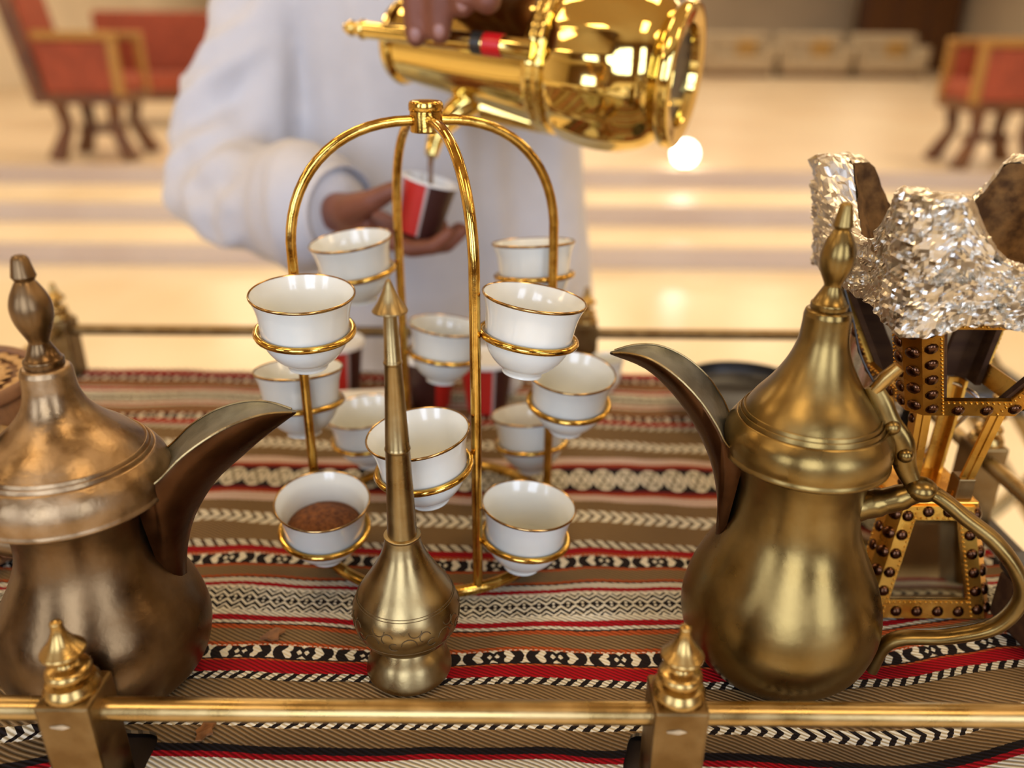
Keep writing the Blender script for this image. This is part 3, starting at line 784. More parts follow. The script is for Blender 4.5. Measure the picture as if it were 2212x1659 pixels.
CUP_LABELS = {
    (0, 0): 'empty white cup in the highest ring on the front wire post', (0, 1): 'white cup partly hidden behind the sprinkler neck, middle ring of the front post',
    (0, 2): 'empty white cup in the lowest ring right of the front wire post', (1, 0): 'white cup in the highest ring behind the right-hand wire post',
    (1, 1): 'white cup in the middle ring nearest the right pot spout tip', (1, 2): 'cup of brown powder, low behind the right-hand wire post',
    (2, 0): 'white cup in the highest ring of the rear post, before the held paper cup', (2, 1): 'white cup in the middle ring of the rear post, before the paper cups',
    (2, 2): 'white cup low at the rear, half behind the sprinkler neck', (3, 0): 'white cup in the highest ring in front of the left-hand wire post',
    (3, 1): 'white cup behind the left-hand wire post, above the left spout tip', (3, 2): 'white cup of brown powder in the lowest ring at the left front'}
SAG = R(7)
for q in range(4):
    ang = R(-68.4 + 90 * q)
    er = Vector((math.cos(ang), math.sin(ang), 0)); et = Vector((-math.sin(ang), math.cos(ang), 0))
    pts = [er * RS + Vector((0, 0, z)) for z in (0.004, 0.06, 0.12, 0.18, 0.215)]
    for i in range(1, 17):
        t = i / 16 * PI / 2
        pts.append(er * (0.0105 + (RS - 0.0105) * (max(0.0, math.cos(t)) ** (2 / 2.25))) + Vector((0, 0, 0.232 + 0.0865 * math.sin(t) ** (2 / 2.25))))
    post = tube_obj('wire_post', pts, 0.0036, 'gold_wire', stand, 10)
    for lvl, (rz, sgn) in enumerate(((0.1930, 1), (0.1110, -1), (0.0405, 1))):
        c = er * RS + et * (sgn * 0.0362) + Vector((0, 0, rz))
        axis = er * sgn                          # ring droops on the side away from its post
        rot = Matrix.Rotation(SAG * (0.7 + 0.6 * random.random()), 4, axis) @ Matrix.Rotation(R(random.uniform(-2, 2)), 4, et)
        # choose the sign that lowers the far side
        if (rot @ (et * sgn)).z > 0: rot = rot.inverted()
        rg = obj('cup_ring', ring_me, None, stand); rg.matrix_local = Matrix.Translation(c) @ rot
        cup = thing('coffee_cup', CUP_LABELS[(q, lvl)], 'cup', group='white cups in the wire stand')
        base = Vector(stand.location) + c + (rot.to_3x3() @ Vector((0, 0, -0.0262)))
        cup.matrix_world = Matrix.Translation(base) @ rot @ Matrix.Rotation(random.uniform(0, 6), 4, 'Z')
        obj('cup_body', cup_me, None, cup); obj('gilt_rim', rim_me, None, cup)
        if (q, lvl) in ((1, 2), (3, 2)):
            s = obj('spice_heap', spice_me, None)
            s.matrix_world = cup.matrix_world.copy()
            tag(s, 'brown ground spice heaped in the ' + ('cup behind the right wire post' if q == 1 else 'lowest left cup of the stand'), 'spice', 'spice in cups')
            s['kind'] = 'stuff'

# ------------------------------------------------------------------ incense burner
burn = thing('incense_burner', 'brass-clad wooden incense burner with dark studs and foil-wrapped horned bowl', 'incense burner', (0.2900, 0.4990, TZ))
tack_bm = bmesh.new()
lathe(tack_bm, [[(0.0041, -0.0002), (0.0040, 0.0004), (0.0032, 0.0016), (0.0017, 0.0023), (0.0, 0.0025)]], 10, 2)
tk = smooth(obj('tack', tack_bm, 'tack_dark'), 70); tack_me = tk.data; bpy.data.objects.remove(tk)
TACKS = [0]
def frame_at(p, nrm):
    q = Vector((0, 0, 1)).rotation_difference(Vector(nrm).normalized())
    return Matrix.Translation(p) @ q.to_matrix().to_4x4()
def tack(p, nrm, parent, s=1.0):
    o = obj('tack', tack_me, None, parent)
    o.matrix_local = frame_at(p, nrm) @ Matrix.Diagonal((s, s, s, 1)); TACKS[0] += 1
def sheet(name, corners, thick, material, parent):
    """a thin plate from four corners, thickened inwards (towards the burner axis)"""
    P = [Vector(c) for c in corners]
    n = (P[1] - P[0]).cross(P[3] - P[0]).normalized()
    c = sum(P, Vector()) / 4
    if n.dot(Vector((c.x, c.y, 0))) < 0: n = -n
    bm = bmesh.new()
    A = [bm.verts.new(p) for p in P]; B = [bm.verts.new(p - n * thick) for p in P]
    bm.faces.new(A); bm.faces.new(B[::-1])
    for i in range(4): bm.faces.new((A[i], A[(i + 1) % 4], B[(i + 1) % 4], B[i]))
    return obj(name, bm, material, parent), n
bead_bm = bmesh.new(); bmesh.ops.create_icosphere(bead_bm, subdivisions=1, radius=0.0010)
bead_me = bpy.data.meshes.new('bead'); bead_bm.to_mesh(bead_me)
def beading(name, lines, parent):
    bm = bmesh.new()
    for a, b_, n in lines:
        a = Vector(a); b_ = Vector(b_); k = max(2, int((b_ - a).length / 0.0034))
        for i in range(k + 1):
            tmp = bead_bm.copy(); bmesh.ops.translate(tmp, verts=tmp.verts, vec=a.lerp(b_, i / k) + Vector(n) * 0.0002)
            me = bpy.data.meshes.new('t'); tmp.to_mesh(me); tmp.free(); bm.from_mesh(me); bpy.data.meshes.remove(me)
    o = smooth(obj(name, bm, 'sheet_brass', parent), 80); o['kind'] = 'stuff'
    return o

def panel_ring(z0, h0, z1, h1, ch, strip, beam0, beam1, tag_part, pane):
    """a tapering four-sided frame: half width h0 at z0 to h1 at z1, chamfered corners of width ch,
    corner strips of width `strip`, beams of height beam0 (bottom) and beam1 (top)"""
    for k in range(4):
        M = Matrix.Rotation(R(90 * k), 4, 'Z')
        def P(x, t, off=0.0):
            """point on face k (facing -y): x in metres from the face centre, t 0..1 up the face"""
            h = h0 + (h1 - h0) * t
            return M @ Vector((x, -h - off, z0 + (z1 - z0) * t))
        nrm = (P(0.01, 0) - P(0, 0)).cross(P(0, 1) - P(0, 0)).normalized()
        e0, e1 = h0 - ch, h1 - ch                    # face half widths between chamfers
        edges = []
        # corner strips left and right
        for s in (-1, 1):
            o, n = sheet('corner_strip', [P(s * e0, 0), P(s * (e0 - strip), 0), P(s * (e1 - strip), 1), P(s * e1, 1)], 0.003, 'sheet_brass', burn)
            if n.dot(nrm) < 0: pass
            rows = max(3, int((z1 - z0) / 0.0116))
            for i in range(rows):
                t = (i + 0.5) / rows
                ee = e0 + (e1 - e0) * t
                tack(P(s * (ee - strip * 0.42), t), nrm, o)
            edges.append((P(s * (e0 - strip + 0.0013), 0.02), P(s * (e1 - strip + 0.0013), 0.98), nrm))
        H = z1 - z0
        tb, tt = beam0 / H, 1 - beam1 / H
        def E(t): return e0 + (e1 - e0) * t - strip
        ob, n = sheet('lower_beam', [P(-E(0), 0), P(E(0), 0), P(E(tb), tb), P(-E(tb), tb)], 0.003, 'sheet_brass', burn)
        ot, n = sheet('upper_beam', [P(-E(tt), tt), P(E(tt), tt), P(E(1), 1), P(-E(1), 1)], 0.003, 'sheet_brass', burn)
        for o, t, cnt in ((ob, tb * 0.38, max(2, int(2 * E(0) / 0.0150))), (ot, tt + (1 - tt) * 0.62, max(2, int(2 * E(1) / 0.0165)))):
            for i in range(cnt):
                x = -E(t) + 2 * E(t) * (i + 0.5) / cnt
                tack(P(x, t), nrm, o)
        edges.append((P(-E(tb), tb * 0.86), P(E(tb), tb * 0.86), nrm)); edges.append((P(-E(tt), tt + (1 - tt) * 0.14), P(E(tt), tt + (1 - tt) * 0.14), nrm))
        beading('beading', edges, burn)
        # chamfered corner facet between this face and the next
        def Q(t):
            h = h0 + (h1 - h0) * t; z = z0 + (z1 - z0) * t
            return (M @ Vector((h - ch, -h, z)), M @ Vector((h, -h + ch, z)))
        a, b_ = Q(0); c, d = Q(1)
        o, n = sheet('corner_facet', [a, b_, d, c], 0.003, 'sheet_brass', burn)
        rows = max(3, int((z1 - z0) / 0.0120))
        for i in range(rows):
            t = (i + 0.5) / rows
            u_, v_ = Q(t); tack((u_ + v_) / 2, n, o, 1.08)
        # wooden lining behind the corner, toned dark for the unlit inside of the frame
        bm = bmesh.new()
        iw = strip + 0.002
        def W(x, y, t):
            h = h0 + (h1 - h0) * t - 0.0034
            return M @ Vector((h - x, -h + y, z0 + (z1 - z0) * t))
        for pl in (((ch, 0), (ch + strip, 0), (ch + strip, 0.004), (ch + 0.0015, 0.004), (0.004, ch + 0.0015), (0.004, ch + strip), (0, ch + strip), (0, ch)),):
            A = [bm.verts.new(W(x, y, 0.0)) for x, y in pl]; B = [bm.verts.new(W(x, y, 1.0)) for x, y in pl]
            bm.faces.new(A[::-1]); bm.faces.new(B)
            for i in range(len(pl)): bm.faces.new((A[i], A[(i + 1) % len(pl)], B[(i + 1) % len(pl)], B[i]))
        obj('corner_lining', bm, 'wood_dark', burn)
        if pane:
            sheet('mirror_pane', [P(-E(tb), tb, -0.002), P(E(tb), tb, -0.002), P(E(tt), tt, -0.002), P(-E(tt), tt, -0.002)], 0.0015, 'mirror', burn)

# base frustum, narrower at the top, with mirrors let into its faces
panel_ring(0.000, 0.0470, 0.0800, 0.0300, 0.0065, 0.0105, 0.0135, 0.0095, 'base', True)
box_obj('base_cap', (0, 0, 0.0805), (0.056, 0.056, 0.004), 'sheet_brass', burn, 0.001)
# four angle legs between base and upper frame, leaning out a little towards the top
for sx in (-1, 1):
    for sy in (-1, 1):
        bm = bmesh.new()
        z0, z1, a0, a1, w = 0.0825, 0.1515, 0.0215, 0.0290, 0.0095
        pl = [(0, 0), (-w, 0), (-w, 0.002), (-0.0035, 0.0025), (-0.0025, 0.0035), (-0.002, w), (0, w)]
        A = [bm.verts.new((sx * (a0 + x), sy * (a0 - y), z0)) for x, y in pl]; B = [bm.verts.new((sx * (a1 + x), sy * (a1 - y), z1)) for x, y in pl]
        bm.faces.new(A); bm.faces.new(B[::-1])
        for i in range(len(pl)): bm.faces.new((A[i], A[(i + 1) % len(pl)], B[(i + 1) % len(pl)], B[i]))
        lg = obj('leg', bm, 'sheet_brass', burn)
        tube_obj('groove', [(sx * (a0 - 0.0045), sy * (a0 + 0.0001), z0), (sx * (a1 - 0.0045), sy * (a1 + 0.0001), z1)], 0.0009, 'sheet_brass', lg, 6)
        for i in range(4):
            t = (i + 0.5) / 4; a = a0 + (a1 - a0) * t
            tack((sx * a, sy * (a - 0.0055), z0 + (z1 - z0) * t), (sx, 0, 0), lg, 0.8)
        if (sx, sy) == (1, -1):
            box_obj('sleeve', (sx * (a0 - 0.003), sy * (a0 - 0.003), 0.090), (0.012, 0.012, 0.016), 'brass_post', lg, 0.001)
# upper frame, wider at the top, open between its strips
panel_ring(0.1515, 0.0370, 0.2350, 0.0720, 0.0080, 0.0130, 0.0125, 0.0160, 'top', False)
# horned bowl: outline a rounded square; foil outside, dark clay inside
def sq(phi, h, n=5.0):
    c, s = math.cos(phi), math.sin(phi)
    r = h / ((abs(c) ** n + abs(s) ** n) ** (1 / n))
    return r * c, r * s
def horn(phi):
    """0 between the corners, 1 on a corner"""
    d = abs(((phi - PI / 4 + PI / 4) % (PI / 2)) - PI / 4) / (PI / 4)      # 0 at corner
    d = abs((phi % (PI / 2)) - PI / 4) / (PI / 4)
    if d < 0.23: return 1.0
    t = (d - 0.23) / 0.77
    return max(0.0, 1 - t) ** 3.0
def crumple(p, k, slope):
    """crumpled sheet: every cell of a random mosaic is a small facet tilted its own way"""
    c = noise.voronoi(p * k)[1][0]
    tilt = noise.cell_vector(c * 7.31 + Vector((5.2, 1.7, 9.4)))
    return slope * tilt.dot(p - c / k)
NP, foil_bm, clay_bm = 360, bmesh.new(), bmesh.new()
rings = []
levels = 46
for j in range(levels):
    t = j / (levels - 1)
    ring = []
    for i in range(NP):
        phi = 2 * PI * i / NP
        hn = horn(phi)
        hem = 0.2235 + 0.0035 * noise.noise(Vector((math.cos(phi) * 5, math.sin(phi) * 5, 0.3))) + 0.0028 * noise.noise(Vector((math.cos(phi) * 16, math.sin(phi) * 16, 2.0)))
        hem -= 0.010 * max(0.0, 1 - abs(((phi - R(225) + PI) % (2 * PI)) - PI) / 0.22)
        top = 0.2550 + 0.0410 * hn
        if t < 0.82:
            s = t / 0.82
            z = hem + (top - hem) * s
            h = 0.0765 + 0.001 * s + 0.0015 * math.sin(s * PI)
        else:
            s = (t - 0.82) / 0.18
            z = top + 0.002 * math.sin(s * PI)
            h = 0.0775 - (0.012 + 0.004 * hn) * s
            z -= 0.003 * s
        x, y = sq(phi, h, 10.0)
        if hn > 0:
            f = 1.0 + 0.09 * hn * max(0.0, (z - 0.245) / 0.05)
            x *= f; y *= f
        p = Vector((x, y, z))
        amp = 0.0008 + crumple(p, 95, 0.48) + crumple(p + Vector((3, 1, 2)), 210, 0.42) + 0.0014 * noise.noise(p * 80)
        d = Vector((x, y, 0.02)).normalized()
        if t >= 0.82: d = Vector((0, 0, 1)); amp *= 0.5
        ring.append(foil_bm.verts.new(p + d * amp))
    rings.append(ring)
for A, B in zip(rings, rings[1:]):
    for i in range(NP):
        foil_bm.faces.new((A[i], A[(i + 1) % NP], B[(i + 1) % NP], B[i]))
foil = obj('foil_wrap', foil_bm, 'foil', burn)
foil['label'] = 'crumpled aluminium foil'
rings2 = []
NQ = 160
for j in range(24):
    t = j / 23
    ring = []
    for i in range(NQ):
        phi = 2 * PI * i / NQ
        hn = horn(phi)
        top = 0.2550 + 0.0410 * hn - 0.0025
        h_top = 0.0650 - 0.004 * hn
        z = top + (0.232 - top) * t ** 0.9
        h = h_top * (1 - 0.25 * t) if t < 0.75 else h_top * (1 - 0.1875) * (1 - (t - 0.75) / 0.25 * 0.995)
        if t >= 0.75: z = 0.232 + (top - 0.232) * 0.06 * (1 - (t - 0.75) / 0.25)
        x, y = sq(phi, h, 7.0)
        if hn > 0:
            f = 1.0 + 0.09 * hn * max(0.0, (z - 0.245) / 0.05)
            x *= f; y *= f
        p = Vector((x, y, z)); p += Vector((x, y, 0)).normalized() * 0.0016 * noise.noise(p * 160)
        ring.append(clay_bm.verts.new(p))
    rings2.append(ring)
for A, B in zip(rings2, rings2[1:]):
    for i in range(NQ):
        clay_bm.faces.new((A[i], A[(i + 1) % NQ], B[(i + 1) % NQ], B[i]))
clay_bm.faces.new(rings2[-1])
smooth(obj('clay_bowl', clay_bm, 'clay_dark', burn), 50)
bead_bm.free()
# steel tongs left inside the burner legs
tg = tube_obj('incense_tongs', crom([(0.305, 0.530, TZ + 0.0845), (0.315, 0.520, TZ + 0.112), (0.325, 0.512, TZ + 0.138), (0.318, 0.520, TZ + 0.146), (0.310, 0.530, TZ + 0.1465)], 5), 0.0016, 'steel', None, 8)
tag(tg, 'bent steel tongs standing between the incense burner legs', 'tongs')

# ------------------------------------------------------------------ palm-leaf basket
bk = thing('palm_basket', 'plaited palm-leaf basket with brown rim, standing behind the browned pot', 'basket', (-0.4310, 0.5450, TZ))
bk.scale = (0.78, 0.78, 0.94)
def bk_r(z): return 0.080 + 0.022 * math.sin(min(1, z / 0.10) * PI * 0.62)
lathe_obj('lining', [[(0.0, 0.002), (0.076, 0.0)], [(0.076, 0.0), (0.0880, 0.03), (0.0955, 0.07), (0.0955, 0.115), (0.090, 0.138)], [(0.090, 0.138), (0.086, 0.138)], [(0.086, 0.138), (0.090, 0.07), (0.080, 0.010), (0.0, 0.008)]], 'palm_straw_brown', bk, 48, 5)
strand_bm = bmesh.new()
for v in [(-1, -0.6, 0), (-0.5, -1, 0.25), (0.6, -0.75, 0.2), (1, 0.5, 0), (0.5, 1, 0.25), (-0.6, 0.75, 0.2)]: strand_bm.verts.new((v[0] * 0.0095, v[1] * 0.0052, v[2] * 0.008))
strand_bm.verts.ensure_lookup_table()
cv = strand_bm.verts.new((0, 0, 0.0034)); strand_bm.verts.ensure_lookup_table()
for i in range(6): strand_bm.faces.new((strand_bm.verts[i], strand_bm.verts[(i + 1) % 6], cv))
strand_bm.faces.new([strand_bm.verts[i] for i in range(5, -1, -1)])
smes = []
for mname in ('palm_straw', 'palm_straw_brown', 'palm_straw_green'):
    me = bpy.data.meshes.new('plait_strand'); strand_bm.to_mesh(me); me.materials.append(MATS[mname]); smes.append(me)
strand_bm.free()
lathe_obj('lid_disc', [[(0.0, 0.139), (0.086, 0.136)], [(0.086, 0.136), (0.086, 0.132)], [(0.086, 0.132), (0.0, 0.134)]], 'palm_straw_brown', bk, 36, 2)
for lr, nn in ((0.080, 30), (0.062, 24), (0.044, 16)):
    for k in range(nn):
        a = 2 * PI * k / nn
        o = obj('plait_strand', smes[2 if k % 9 == 7 else 0], None, bk)
        o.matrix_local = Matrix.Rotation(a, 4, 'Z') @ Matrix.Translation((lr, 0, 0.1385)) @ Matrix.Rotation(R(50), 4, 'Z') @ Matrix.Diagonal((1.15, 1.2, 1, 1))
for row in range(7):
    z = 0.012 + row * 0.0172
    r = [0.0840, 0.0895, 0.0935, 0.0958, 0.0968, 0.0960, 0.0935][row] + 0.0015
    nn = 30
    for k in range(nn):
        a = 2 * PI * (k + 0.5 * (row % 2)) / nn
        er = Vector((math.cos(a), math.sin(a), 0)); et = Vector((-math.sin(a), math.cos(a), 0)); up = Vector((0, 0, 1))
        tilt = R(38 if row % 2 else -38)
        xa = et * math.cos(tilt) + up * math.sin(tilt); ya = er.cross(xa)
        Mx = Matrix((xa, ya, er)).transposed().to_4x4(); Mx.translation = er * r + up * z
        mi = 1 if (row < 3 and random.random() < 0.85) or random.random() < 0.10 else 0
        if row >= 5 and k % 9 == 4: mi = 2
        o = obj('plait_strand', smes[mi], None, bk); o.matrix_local = Mx
lathe_obj('rim_band', [[(0.0915, 0.133), (0.0955, 0.136), (0.0945, 0.142), (0.0905, 0.145), (0.0865, 0.142), (0.0870, 0.136), (0.0915, 0.133)]], 'leather', bk, 48, 4)

# ------------------------------------------------------------------ paper cups and small things at the back of the cart
pc_prof = [[(0.0, 0.003), (0.0205, 0.003)], [(0.0205, 0.003), (0.0215, 0.0)], [(0.0215, 0.0), (0.0282, 0.0560)], [(0.0282, 0.0560), (0.0268, 0.0560)], [(0.0268, 0.0560), (0.0205, 0.006)], [(0.0205, 0.006), (0.0, 0.006)]]
pcb = lathe_obj('cup_wall', pc_prof, 'paper_cup_print', None, 40, 3); pc_me = pcb.data; bpy.data.objects.remove(pcb)
pcr = bmesh.new(); tube(pcr, [(0.0286 * math.cos(2 * PI * i / 40), 0.0286 * math.sin(2 * PI * i / 40), 0.0562) for i in range(40)], 0.0014, 8, closed=True)
pcr = smooth(obj('rolled_rim', pcr, 'paper_white'), 70); pcr_me = pcr.data; bpy.data.objects.remove(pcr)
pci = lathe_obj('cup_inside', [[(0.0, 0.0065), (0.0203, 0.0065)], [(0.0203, 0.0065), (0.0266, 0.0562)]], 'paper_white', None, 40, 3); pci_me = pci.data; bpy.data.objects.remove(pci)
lid_o = lathe_obj('cup_lid', [[(0.0, 0.0570), (0.0262, 0.0570)], [(0.0262, 0.0570), (0.0272, 0.0602), (0.0300, 0.0600), (0.0304, 0.0545), (0.0290, 0.0545)]], 'paper_white', None, 40, 3); lid_me = lid_o.data; bpy.data.objects.remove(lid_o)
def paper_cup(label, M, group='red paper cups', lid=False):
    t = thing('paper_cup', label, 'paper cup', group=group)
    t.matrix_world = M
    obj('cup_wall', pc_me, None, t); obj('rolled_rim', pcr_me, None, t); obj('cup_inside', pci_me, None, t)
    if lid: obj('cup_lid', lid_me, None, t)
    return t
paper_cup('lidded red and brown paper cup on the cloth, left of the twin pair', Matrix.Translation((-0.0890, 0.805, TZ)) @ Matrix.Rotation(2.2, 4, 'Z'), lid=True)
paper_cup('lidded red paper cup on the cloth, right of the twin pair', Matrix.Translation((-0.0270, 0.795, TZ)) @ Matrix.Rotation(0.4, 4, 'Z'), lid=True)
paper_cup('lidded paper cup on the cloth behind the left cups of the stand', Matrix.Translation((-0.1950, 0.840, TZ)) @ Matrix.Rotation(4.0, 4, 'Z'), lid=True)
sugar = bmesh.new()
box(sugar, (0, 0, 0.012), (0.080, 0.050, 0.024), 0.004)
tag(obj('napkin_stack', sugar, 'paper_white', None, (-0.150, 0.765, TZ), (0, 0, R(8))), 'stack of white paper napkins behind the wire stand', 'napkins')
for nm, lx, ly, lab in (('espresso_cup', -0.0020, 0.835, 'small plain white cup beside the lidded paper cups'), ('espresso_cup', 0.1080, 0.845, 'small plain white cup just beyond the right pot spout tip')):
    t = thing(nm, lab, 'cup', (lx, ly, TZ)); obj('cup_body', cup_me, None, t).scale = (0.55, 0.55, 0.75)
dish = thing('black_dish', 'low black dish on the cloth behind the right pot', 'dish', (0.250, 0.790, TZ))
lathe_obj('bowl', [[(0.0, 0.0), (0.050, 0.0)], [(0.050, 0.0), (0.066, 0.012), (0.072, 0.030)], [(0.072, 0.030), (0.069, 0.030)], [(0.069, 0.030), (0.060, 0.012), (0.0, 0.006)]], 'black_thing', dish, 40, 4)
bxr = thing('wooden_box', 'dark reddish wooden box at the right edge by the pot handle', 'box', (0.3560, 0.4360, TZ), (0, 0, R(4)))
box_obj('box_body', (0, 0, 0.018), (0.036, 0.050, 0.036), 'wood_dark', bxr, 0.003); box_obj('box_lid', (0, 0, 0.044), (0.040, 0.054, 0.014), 'black_thing', bxr, 0.004)
for lab, px, py, rz in (('dry brown petal flake on the cloth beside the left pot belly', -0.1600, 0.4300, 0.4), ('dry brown petal flake on the cloth by the front rail', -0.1760, 0.3480, 1.4)):
    bm = bmesh.new(); N = 11
    top = []; bot = []
    for i in range(N):
        a = 2 * PI * i / N; r = 0.0055 * (0.6 + 0.7 * random.random())
        top.append(bm.verts.new((r * math.cos(a) * 1.3, r * math.sin(a), 0.0010 + 0.0012 * random.random()))); bot.append(bm.verts.new((r * math.cos(a) * 1.3, r * math.sin(a), 0.0)))
    bm.faces.new(top); bm.faces.new(bot[::-1])
    for i in range(N): bm.faces.new((bot[i], bot[(i + 1) % N], top[(i + 1) % N], top[i]))
    tag(obj('petal_flake', bm, 'petal', None, (px, py, TZ - 0.0005), (0, 0, rz)), lab, 'petal', 'petal flakes on the cloth')

# ------------------------------------------------------------------ gold vacuum flask being poured
A0 = Vector((-0.1297, 0.930, TZ + 0.3660)); B0 = Vector((0.1576, 0.800, TZ + 0.3376))
axis = (A0 - B0); LEN = axis.length; ez = axis.normalized()
ex = Vector((0.25, -0.80, 0.04)); ex = (ex - ez * ex.dot(ez)).normalized(); ey = ez.cross(ex)
FM = Matrix((ex, ey, ez)).transposed().to_4x4(); FM.translation = B0
flask = thing('vacuum_flask', 'shiny gold vacuum flask tipped sideways, pouring coffee', 'flask'); flask.matrix_world = FM
flute = lambda r, z, a: r * (1 + 0.022 * max(0.0, math.cos(18 * a)) * sstep(0.040, 0.055, z) * sstep(0.118, 0.108, z))
lathe_obj('body', [[(0.0, 0.010), (0.052, 0.010)], [(0.052, 0.010), (0.058, 0.014), (0.069, 0.028), (0.0755, 0.052), (0.0760, 0.078), (0.0715, 0.104), (0.0660, 0.118)], [(0.0660, 0.118), (0.0640, 0.120)], [(0.0640, 0.120), (0.0600, 0.150), (0.0520, 0.200), (0.0440, 0.250), (0.0395, 0.285), (0.0385, 0.300)], [(0.0385, 0.300), (0.0, 0.300)]], 'gold_mirror', flask, 108, 7, flute)
base = lathe_obj('base_flange', [[(0.0, 0.008), (0.044, 0.008)], [(0.044, 0.008), (0.046, -0.001)], [(0.046, -0.001), (0.062, -0.003), (0.0655, 0.001), (0.0645, 0.009), (0.056, 0.015)]], 'gold_mirror', flask, 72, 4)
lathe_obj('base_plate', [[(0.0, 0.0060), (0.0435, 0.0060)], [(0.0435, 0.0060), (0.0435, 0.0085)], [(0.0435, 0.0085), (0.0, 0.0085)]], 'black_enamel', base, 48, 2)
lathe_obj('waist_band', [[(0.0655, 0.116), (0.0690, 0.118), (0.0692, 0.123), (0.0660, 0.126), (0.0675, 0.132), (0.0640, 0.138), (0.0600, 0.138)]], 'gold_mirror', flask, 96, 4, lambda r, z, a: r * (1 + 0.012 * math.cos(36 * a)))
lidf = lathe_obj('flask_lid', [[(0.0, 0.296), (0.0410, 0.296)], [(0.0410, 0.296), (0.0430, 0.300), (0.0415, 0.304)], [(0.0415, 0.304), (0.0370, 0.310), (0.0250, 0.315), (0.0120, 0.317), (0.0, 0.318)]], 'gold_mirror', flask, 64, 5)
# handle: a straight bar standing off the body on the near side, held by two arms
hx = 0.0800
hdl = tube_obj('handle', [(hx - 0.006, 0, 0.125), (hx, 0, 0.150), (hx, 0, 0.200), (hx - 0.004, 0, 0.300)], [0.0095, 0.0092, 0.0085, 0.0078], 'gold_mirror', flask, 18)
tube_obj('handle_arm', [(0.060, 0, 0.128), (hx - 0.004, 0, 0.128)], 0.0085, 'gold_mirror', hdl, 14)
tube_obj('handle_arm', [(0.034, 0, 0.296), (hx - 0.004, 0, 0.296)], 0.0065, 'gold_mirror', hdl, 14)
tube_obj('red_band', [(hx, 0, 0.150), (hx, 0, 0.168)], 0.0104, 'red_enamel', hdl, 18)
tube_obj('badge_ring', [(hx, 0, 0.170), (hx, 0, 0.180)], 0.0100, 'black_enamel', hdl, 18)
lathe_obj('handle_knob', [[(0.0, 0.0), (0.006, 0.0)], [(0.006, 0.0), (0.0095, 0.005), (0.0060, 0.012), (0.0075, 0.018), (0.004, 0.026), (0.0, 0.028)]], 'gold_mirror', hdl, 22, 4, loc=(hx - 0.004, 0, 0.298))
# pouring beak on the lower side near the lid; it ends just above the held cup
FI = FM.inverted()
sp_pts = [FI @ Vector(p) for p in ((-0.030, 0.905, TZ + 0.318), (-0.060, 0.895, TZ + 0.298), (-0.080, 0.880, TZ + 0.276), (-0.0865, 0.868, TZ + 0.255))]
tube_obj('spout', crom(sp_pts, 6), [0.021 - 0.0145 * (i / 18) ** 0.7 for i in range(19)], 'gold_mirror', flask, 20)
tube_obj('spout_keel', crom([FI @ Vector(p) for p in ((0.060, 0.842, TZ + 0.281), (0.020, 0.860, TZ + 0.290), (-0.030, 0.885, TZ + 0.302))], 6), [0.004 + 0.010 * i / 12 for i in range(13)], 'gold_mirror', flask, 14)
stream = tube_obj('coffee_stream', crom([(-0.0865, 0.868, TZ + 0.2550), (-0.0872, 0.862, TZ + 0.2400), (-0.0874, 0.859, TZ + 0.2080)], 6), [0.0032 - 0.0012 * i / 12 for i in range(13)], 'coffee', None, 10)
tag(stream, 'thin stream of coffee falling from the flask into the held cup', 'coffee')

# ------------------------------------------------------------------ the server behind the cart
person = thing('person', 'person in a long white robe pouring coffee from a gold flask', 'person', (-0.11, 1.24, 0.0))
def L(p): return Vector((p[0] + 0.11, p[1] - 1.24, p[2] + TZ))       # table-level coordinates to the person's own
bm = bmesh.new()
# legs, trunk, neck and head
for s in (-1, 1):
    chain(bm, [(s * 0.09, 0.02, 0.06), (s * 0.09, 0.01, 0.48), (s * 0.085, 0, 0.88)], [0.04, 0.055, 0.08])
    chain(bm, [(s * 0.09, 0.03, 0.035), (s * 0.10, -0.10, 0.03), (s * 0.105, -0.16, 0.025)], [0.035, 0.038, 0.028])
loft(bm, [(0, 0, 0.84, 0.14, 0.09), (0, 0, 0.98, 0.14, 0.09), (0, 0, 1.12, 0.14, 0.09), (0, 0, 1.26, 0.15, 0.09), (0, 0, 1.38, 0.13, 0.08), (0, 0, 1.43, 0.07, 0.06)])
chain(bm, [(0, 0.01, 1.38), (0, 0, 1.50)], [0.06, 0.055])
loft(bm, [(0, -0.005, 1.485, 0.03, 0.04), (0, -0.01, 1.51, 0.055, 0.072), (0, -0.005, 1.56, 0.068, 0.088), (0, 0, 1.62, 0.074, 0.096), (0, 0.003, 1.67, 0.068, 0.088), (0, 0.005, 1.705, 0.045, 0.058), (0, 0.005, 1.718, 0.015, 0.02)])
chain(bm, [(0, -0.085, 1.615), (0, -0.108, 1.578)], [0.009, 0.013])
chain(bm, [(-0.020, -0.082, 1.545), (0.020, -0.082, 1.545)], [0.008, 0.008])
for s in (-1, 1):
    chain(bm, [(s * 0.073, 0.005, 1.625), (s * 0.076, 0.008, 1.585)], [0.013, 0.010])
    capsule(bm, (s * 0.030, -0.080, 1.617), 0.012, (s * 0.034, -0.080, 1.617), 0.012)
